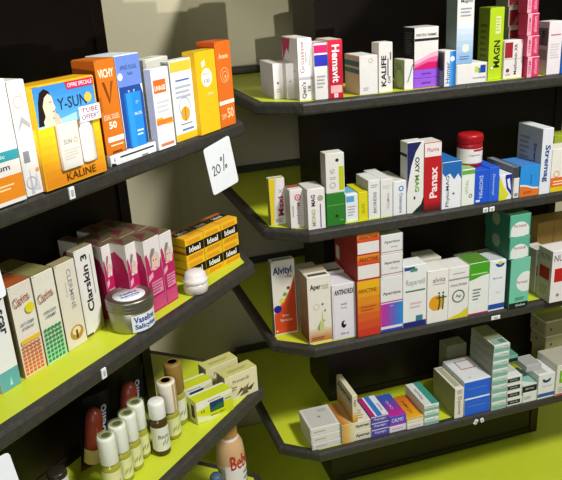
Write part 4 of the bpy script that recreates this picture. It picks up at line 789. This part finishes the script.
def bottle(name, label, e, n, z, r, H, caph, capm, bodym, labm, group, capr=None, ring=None, txt=None, lean=0.0, stripe=None, clearcap=False):
    root = placed(name, label, 'bottle', e, n, z, group)
    capr = capr or r
    b = MB(); sh = H-caph
    b.lathe([(r*.86, 0), (r*.98, .002), (r, .006), (r, sh-.012), (r*.9, sh-.005), (r*.62, sh-.001), (r*.6, sh)], bodym, seg=28); b.build('body', root)
    b = MB()
    b.lathe([(capr*.97, sh+.0005), (capr, sh+.002), (capr, H-.006), (capr*.94, H-.0015), (capr*.80, H), (0, H)], capm, seg=28)
    if stripe: b.lathe([(capr*1.02, sh+caph*.35), (capr*1.015, sh+caph*.75)], stripe, seg=28)
    cap = b.build('cap', root)
    if ring:
        b = MB(); b.lathe([(capr*.72, H+.0003), (capr*.72, H+.0012), (capr*.50, H+.0012), (capr*.50, H+.0003)], ring, seg=24); b.build('cap_mark', cap)
    if clearcap:
        b = MB(); b.lathe([(capr*1.06, sh+.001), (capr*1.08, H-.004), (capr*1.04, H+.002), (capr*.7, H+.003)], clear('#e0e8b8', .15, .14), seg=28); b.build('overcap', cap)
    b = MB(); curved_label(b, r*1.02, sh*.16, sh*.80, VIEW-1.45, VIEW+1.7, labm)
    if txt: curved_text(b, txt, r*1.035, VIEW+.35, sh*.55, r*1.3, sh*.10, mat('#4a4a32'))
    # a printed sprig of leaves
    for k in range(4):
        a = VIEW+.1+.22*k; zz = sh*(.28+.05*(k % 2)); rr = r*1.035
        b.add([(rr*math.cos(a), rr*math.sin(a), zz), (rr*math.cos(a+.16), rr*math.sin(a+.16), zz+.006), (rr*math.cos(a+.22), rr*math.sin(a+.22), zz+.013), (rr*math.cos(a+.04), rr*math.sin(a+.04), zz+.007)], [[0, 1, 2, 3]], mat('#7c8c2c'))
    b.build('label', root)
    return root
GB = clear('#a9a83c', .12, .8, 'green_glass'); AMB = mat('#4a3a10', .15, 'amber_glass')
WC = mat('#e2e2da', .3, 'white_cap'); YL = mat('#d6d69c', .5)
GRP = 'white-capped oil bottles in a row'
bt = ['leftmost of the row of four', 'second from the left in the row of four', 'third from the left in the row of four', 'rightmost of four, beside the brown bottle']
for k, (e_, n_) in enumerate([(-.404, .072), (-.369, .078), (-.335, .084), (-.301, .094)]):
    bottle('oil_bottle', 'white-capped leafy-label bottle, '+bt[k], e_, n_, ZS[2], .0170, .120, .055, WC, GB, YL, GRP, ring=mat('#8f9450'), clearcap=True, capr=.0160)
bottle('medicine_bottle', 'small brown bottle with a white screw cap and a white label', -.277, .064, ZS[2], .0168, .118, .036, WC, AMB, mat('#d8d8c8'), None, txt='Ricin', capr=.0160)
bottle('oil_bottle', 'bottle with a white and tan striped cap, right of the small brown bottle', -.226, .080, ZS[2], .0190, .128, .066, mat('#dcd6c4', .35), GB, YL, None, ring=mat('#b89c6c'))
cap = [o for o in bpy.data.objects if o.name.startswith('cap') and o.parent and o.parent.get('label', '').startswith('bottle with a white and tan')][0]
b = MB()
for k in range(3): curved_label(b, .0192, .064, .125, VIEW+.55+.42*k, VIEW+.80+.42*k, mat('#b8965c'))
b.build('tan_stripes', cap)
bottle('oil_bottle', 'tall bottle with a brown wooden cap and a dark flower on its label', -.182, .096, ZS[2], .0185, .142, .066, mat('#8e7236', .4), GB, mat('#d8dcc4'), None, ring=mat('#7a5c28'))
DK = mat('#2a2620', .3)
bottle('oil_bottle', 'dark capped bottle with one white band, at the bottom left of the photo', -.492, .105, ZS[2], .017, .098, .042, DK, DK, mat('#8a8468'), None, stripe=mat('#d4d0c4'))
bottle('oil_bottle', 'pale capped bottle left of the dark banded one, at the bottom edge', -.520, .085, ZS[2], .0175, .094, .036, mat('#a8a69a', .35), DK, YL, None, ring=mat('#4a4840'))

# hanging cards with a tube of lip balm
def balm_card(label, e, n, z, tilt):
    p = left_pt(e, n, z)
    root = empty('lip_balm_card', p, 0, label, 'lip balm', 'dark cards holding a lip balm tube')
    root.rotation_mode = 'XYZ'
    root.matrix_world = Matrix.Translation(p) @ Matrix.Rotation(LA, 4, 'Z') @ Matrix.Rotation(tilt, 4, 'Y')
    b = MB(); w, h = .072, .142
    b.prism([(-w/2, -.0006), (w/2, -.0006), (w/2, .0006), (-w/2, .0006)], 0, h, mat('#10131f', .35), .0003)
    F = Face(b, (-w/2, -.0006, 0), (1, 0, 0), (0, 0, 1), (0, -1, 0), w, h)
    F.draw([('t', 'Labello', .72, .52, .30, .58, '#b4b4b8', 90), ('r', 0, 0, 1, .06, '#5a2018')])
    b.build('card', root)
    b = MB()
    b.lathe([(.0105, 0), (.0125, .002), (.0125, .022)], mat('#b4a468', .4), seg=20)
    b.lathe([(.0122, .022), (.0122, .062), (.010, .074), (.005, .080), (0, .081)], mat('#6a2a1a', .35), seg=20)
    curved_text(b, 'balm', .0127, math.radians(-90), .045, .012, .02, mat('#a8684c'))
    o = b.build('tube', root, (-.024, -.0185, .022)); o.scale = (1.35, 1.35, 1.3)
    return root
balm_card('dark blue card with pale sideways lettering and a red-brown tube, nearer the camera', -.372, .150, ZS[2]+.008, math.radians(13))
balm_card('dark blue card with pale sideways lettering and a red-brown tube, farther back', -.276, .150, ZS[2]+.008, math.radians(13))

# things on the lowest left shelf
t = placed('powder_bottle', 'white bottle with an orange top and red script, under the left unit', 'bottle', -.048, .075, ZS[3], rz=.35); t.scale = (1.1, 1.1, 1.36)
b = MB(); b.lathe([(.024, 0), (.029, .004), (.030, .02), (.029, .11), (.026, .130), (.018, .142), (.0165, .145)], mat('#d4cec4', .35), seg=28)
b.lathe([(.0306, .095), (.0300, .112), (.0275, .130), (.022, .140)], mat('#c8a47a', .35), seg=28); b.build('body', t).scale = (1, 1, 1)
b = MB(); b.lathe([(.0185, .1455), (.0185, .175), (.015, .182), (0, .183)], mat('#b48a4c', .4), seg=24); b.build('cap', t)
b = MB(); a0 = math.radians(-120); curved_label(b, .0312, .02, .098, a0-1.2, a0+1.2, mat('#dcd8d2')); curved_text(b, 'Bebe', .0318, a0, .104, .050, .028, mat('#b82a1c'))
for k in range(5): curved_label(b, .0316, .028+.012*k, .033+.012*k, a0+.1, a0+.8, mat('#8a8a8c'))
b.build('label', t)
t = placed('baby_lotion_bottle', 'pale green bottle with a blue cap beside the white and orange bottle', 'bottle', -.118, .068, ZS[3])
b = MB(); b.lathe([(.022, 0), (.026, .004), (.026, .085), (.022, .105), (.012, .112), (.0115, .116)], mat('#b9bc8a', .35), seg=24); b.build('body', t)
b = MB(); b.lathe([(.0135, .1165), (.0135, .134), (.011, .139), (0, .14)], mat('#4a6078', .4), seg=20); b.build('cap', t)
b = MB(); curved_label(b, .0266, .02, .08, a0-1, a0+1.2, mat('#c9cc9a')); b.build('label', t)

# the low white tray the two tall sunscreen cartons stand in
t = placed('card_tray', 'low white card tray at the feet of the orange and blue sunscreen cartons', 'tray', -.309, .006, ZS[0])
b = MB(); b.box(-.053, -.0016, 0, .053, 0, .017, mat('#dedfe0'), .0004); b.box(-.053, .0002, 0, -.052, .03, .017, mat('#c8c9cc')); b.box(.052, .0002, 0, .053, .03, .017, mat('#c8c9cc'))
F = Face(b, (-.053, -.0016, 0), (1, 0, 0), (0, 0, 1), (0, -1, 0), .106, .017)
F.draw([('t', 'A', .08, .55, .03, .4, '#2a2a30'), ('ln', .2, .45, .95, .8, 1, '#3a3a40'), ('p', [(.0, .0), (.12, 0), (.08, .22), (0, .28)], '#1c1c20'), ('r', .66, .05, .8, .2, '#8a8c90')])
b.build('front_panel', t)
# ------------------------------------------------------------------ price cards and clips
def card(label, quad, off, strokes, cat='price tag'):
    """a card of thick paper hanging against the front of a left shelf: four corners as (along, height)"""
    b = MB(); th = .0008
    P = [LC+LE*q[0]+LN*(off+q[2])+Vector((0, 0, q[1])) for q in quad]
    c = sum(P, Vector())/4
    loc = [Matrix.Rotation(-LA, 4, 'Z') @ (p-c) for p in P]
    # rounded corners
    pts = []
    for i in range(4):
        a, p, d = loc[i-1], loc[i], loc[(i+1) % 4]
        for s in (0, .5, 1):
            u = (p+(a-p).normalized()*.006); v = (p+(d-p).normalized()*.006)
            pts.append(u*(1-s)**2+p*2*s*(1-s)+v*s*s)
    n = len(pts); vs = [tuple(p) for p in pts]+[tuple(p+Vector((0, th, 0))) for p in pts]
    fs = [list(range(n))[::-1], [n+i for i in range(n)]]+[[i, (i+1) % n, n+(i+1) % n, n+i] for i in range(n)]
    b.add(vs, fs, mat('#e9ecee', .6, 'card'))
    U = loc[1]-loc[0]; V = loc[0]-loc[3]
    N = U.cross(V).normalized()
    for st in strokes:
        q = [loc[3]+U*x+V*y+N*.0006 for x, y in st]
        for p0, p1 in zip(q[:-1], q[1:]):
            d = (p1-p0).normalized(); s = d.cross(N)*.0009
            b.add([p0-s, p1-s, p1+s, p0+s], [[0, 1, 2, 3]], mat('#30343c'))
            b.add([p0-s, p1-s, p1+s, p0+s], [[3, 2, 1, 0]], mat('#30343c'))
    o = b.build('price_card', loc=c, rot=(0, 0, LA))
    return tag(o, label, cat)
zero = [(.36+.07*math.cos(6.28*i/10), .47+.09*math.sin(6.28*i/10)) for i in range(11)]
pc = [[(.15, .52), (.20, .58), (.25, .52), (.16, .38), (.27, .38)], zero, [(.66, .70), (.54, .36)], [(.53+.03*math.cos(i), .63+.035*math.sin(i)) for i in range(7)], [(.66+.03*math.cos(i), .43+.035*math.sin(i)) for i in range(7)]]
card('white card with handwritten 20 % hanging from the top left shelf', [(-.143, -.2745, -.001), (-.060, -.2655, -.001), (-.0465, -.358, -.006), (-.131, -.3625, -.006)], -.004, pc)
card('white card hanging at the left edge of the photo, from the top left shelf', [(-.69, -.262, -.001), (-.598, -.268, -.001), (-.594, -.362, -.004), (-.69, -.355, -.004)], -.004, [[(.3, .6), (.5, .6)]])
card('white card at the bottom left photo corner, hanging from the second left shelf', [(-.735, -.562, -.001), (-.640, -.575, -.001), (-.632, -.672, -.004), (-.735, -.665, -.004)], -.004,
     [[(.86, .62), (.70, .58), (.72, .44), (.88, .48)], [(.74, .36), (.90, .38)], [(.76, .24), (.9, .28)], [(.74, .36), (.74, .2)]])
def clip(label, x=None, z=None, e=None, w=.010, h=.018, tilt=0):
    b = MB(); b.prism([(-w/2, -.0022), (w/2, -.0022), (w/2, 0), (-w/2, 0)], -h/2, h/2, mat('#e4e6e4', .4), .0007)
    b.box(-w*.2, -.0030, -h*.25, w*.2, -.0023, h*.25, mat('#a8acac', .4))
    if e is not None: o = b.build('label_clip', loc=left_pt(e, -.0004, z), rot=(0, tilt, LA))
    else: o = b.build('label_clip', loc=(x, -.0004, z), rot=(0, tilt, 0))
    tag(o, label, 'clip', 'white clips on the shelf edges')
clip('white clip on the front edge of the top left shelf', e=-.453, z=-.2650)
clip('white clip on the front edge of the second left shelf', e=-.450, z=-.5600)
clip('white clip on the second right shelf edge, left one of the pair', x=.459, z=-.561, w=.014, h=.012)
clip('white clip on the second right shelf edge, right one of the pair', x=.477, z=-.561, w=.014, h=.012)
clip('white clip on the edge of the third right shelf', x=.505, z=-.866, w=.026, h=.011)
clip('white clip on the lowest right shelf edge, left one of the pair', x=.460, z=-1.180, w=.010, h=.016, tilt=.5)
clip('white clip on the lowest right shelf edge, right one of the pair', x=.480, z=-1.180, w=.010, h=.014, tilt=-.3)

# ------------------------------------------------------------------ light and camera
def light(kind, name, loc, target, power, size=.1, col=(1, 1, 1), **kw):
    l = bpy.data.lights.new(name, kind); l.energy = power; l.color = col
    if kind == 'AREA': l.shape = 'RECTANGLE'; l.size = size; l.size_y = kw.get('size_y', size)
    else: l.shadow_soft_size = size
    o = bpy.data.objects.new(name, l); COL.objects.link(o); o.location = loc
    o.rotation_euler = (Vector(target)-Vector(loc)).to_track_quat('-Z', 'Y').to_euler()
    return l
light('AREA', 'ceiling_panel', (.95, -1.85, 1.9), (0, 0, -.6), 112, .45, (1, .985, .965))
light('AREA', 'added_front_fill', (-1.3, -3.2, .7), (.1, 0, -.5), 34, 1.2, (.97, .98, 1))  # added unseen fill from the camera side, brightens the product fronts
s = light('SPOT', 'added_wall_spot', (-.84, -3.1, -.27), (-.1, .62, .34), 230, .012, (1, .98, .93))  # added unseen spot, cone shaped to light the upper wall and cast peaked shadow
s.spot_size = math.radians(18.4); s.spot_blend = .12
w = bpy.data.worlds.new('room'); SC.world = w; w.use_nodes = True
w.node_tree.nodes['Background'].inputs[0].default_value = (.80, .80, .74, 1)
w.node_tree.nodes['Background'].inputs[1].default_value = .10
cd = bpy.data.cameras.new('camera'); co = bpy.data.objects.new('camera', cd); COL.objects.link(co)
Rv = Vector((0.95452965, -0.29247147, -0.05773714)); Uv = Vector((0.15438691, 0.31928868, 0.93499702)); Fv = Vector((0.25502514, 0.90139624, -0.34992427))
m = Matrix((Rv, Uv, -Fv)).transposed().to_4x4(); m.translation = Vector(CAM)
co.matrix_world = m
cd.sensor_fit = 'HORIZONTAL'; cd.sensor_width = 36; cd.lens = 696.405*36/562; cd.clip_start = .01
SC.camera = co
SC.view_settings.view_transform = 'Standard'; SC.view_settings.look = 'None'; SC.view_settings.exposure = .05; SC.view_settings.gamma = .95
miss = [k for k in PLACE if k not in USED]
if miss: print('UNUSED', miss)
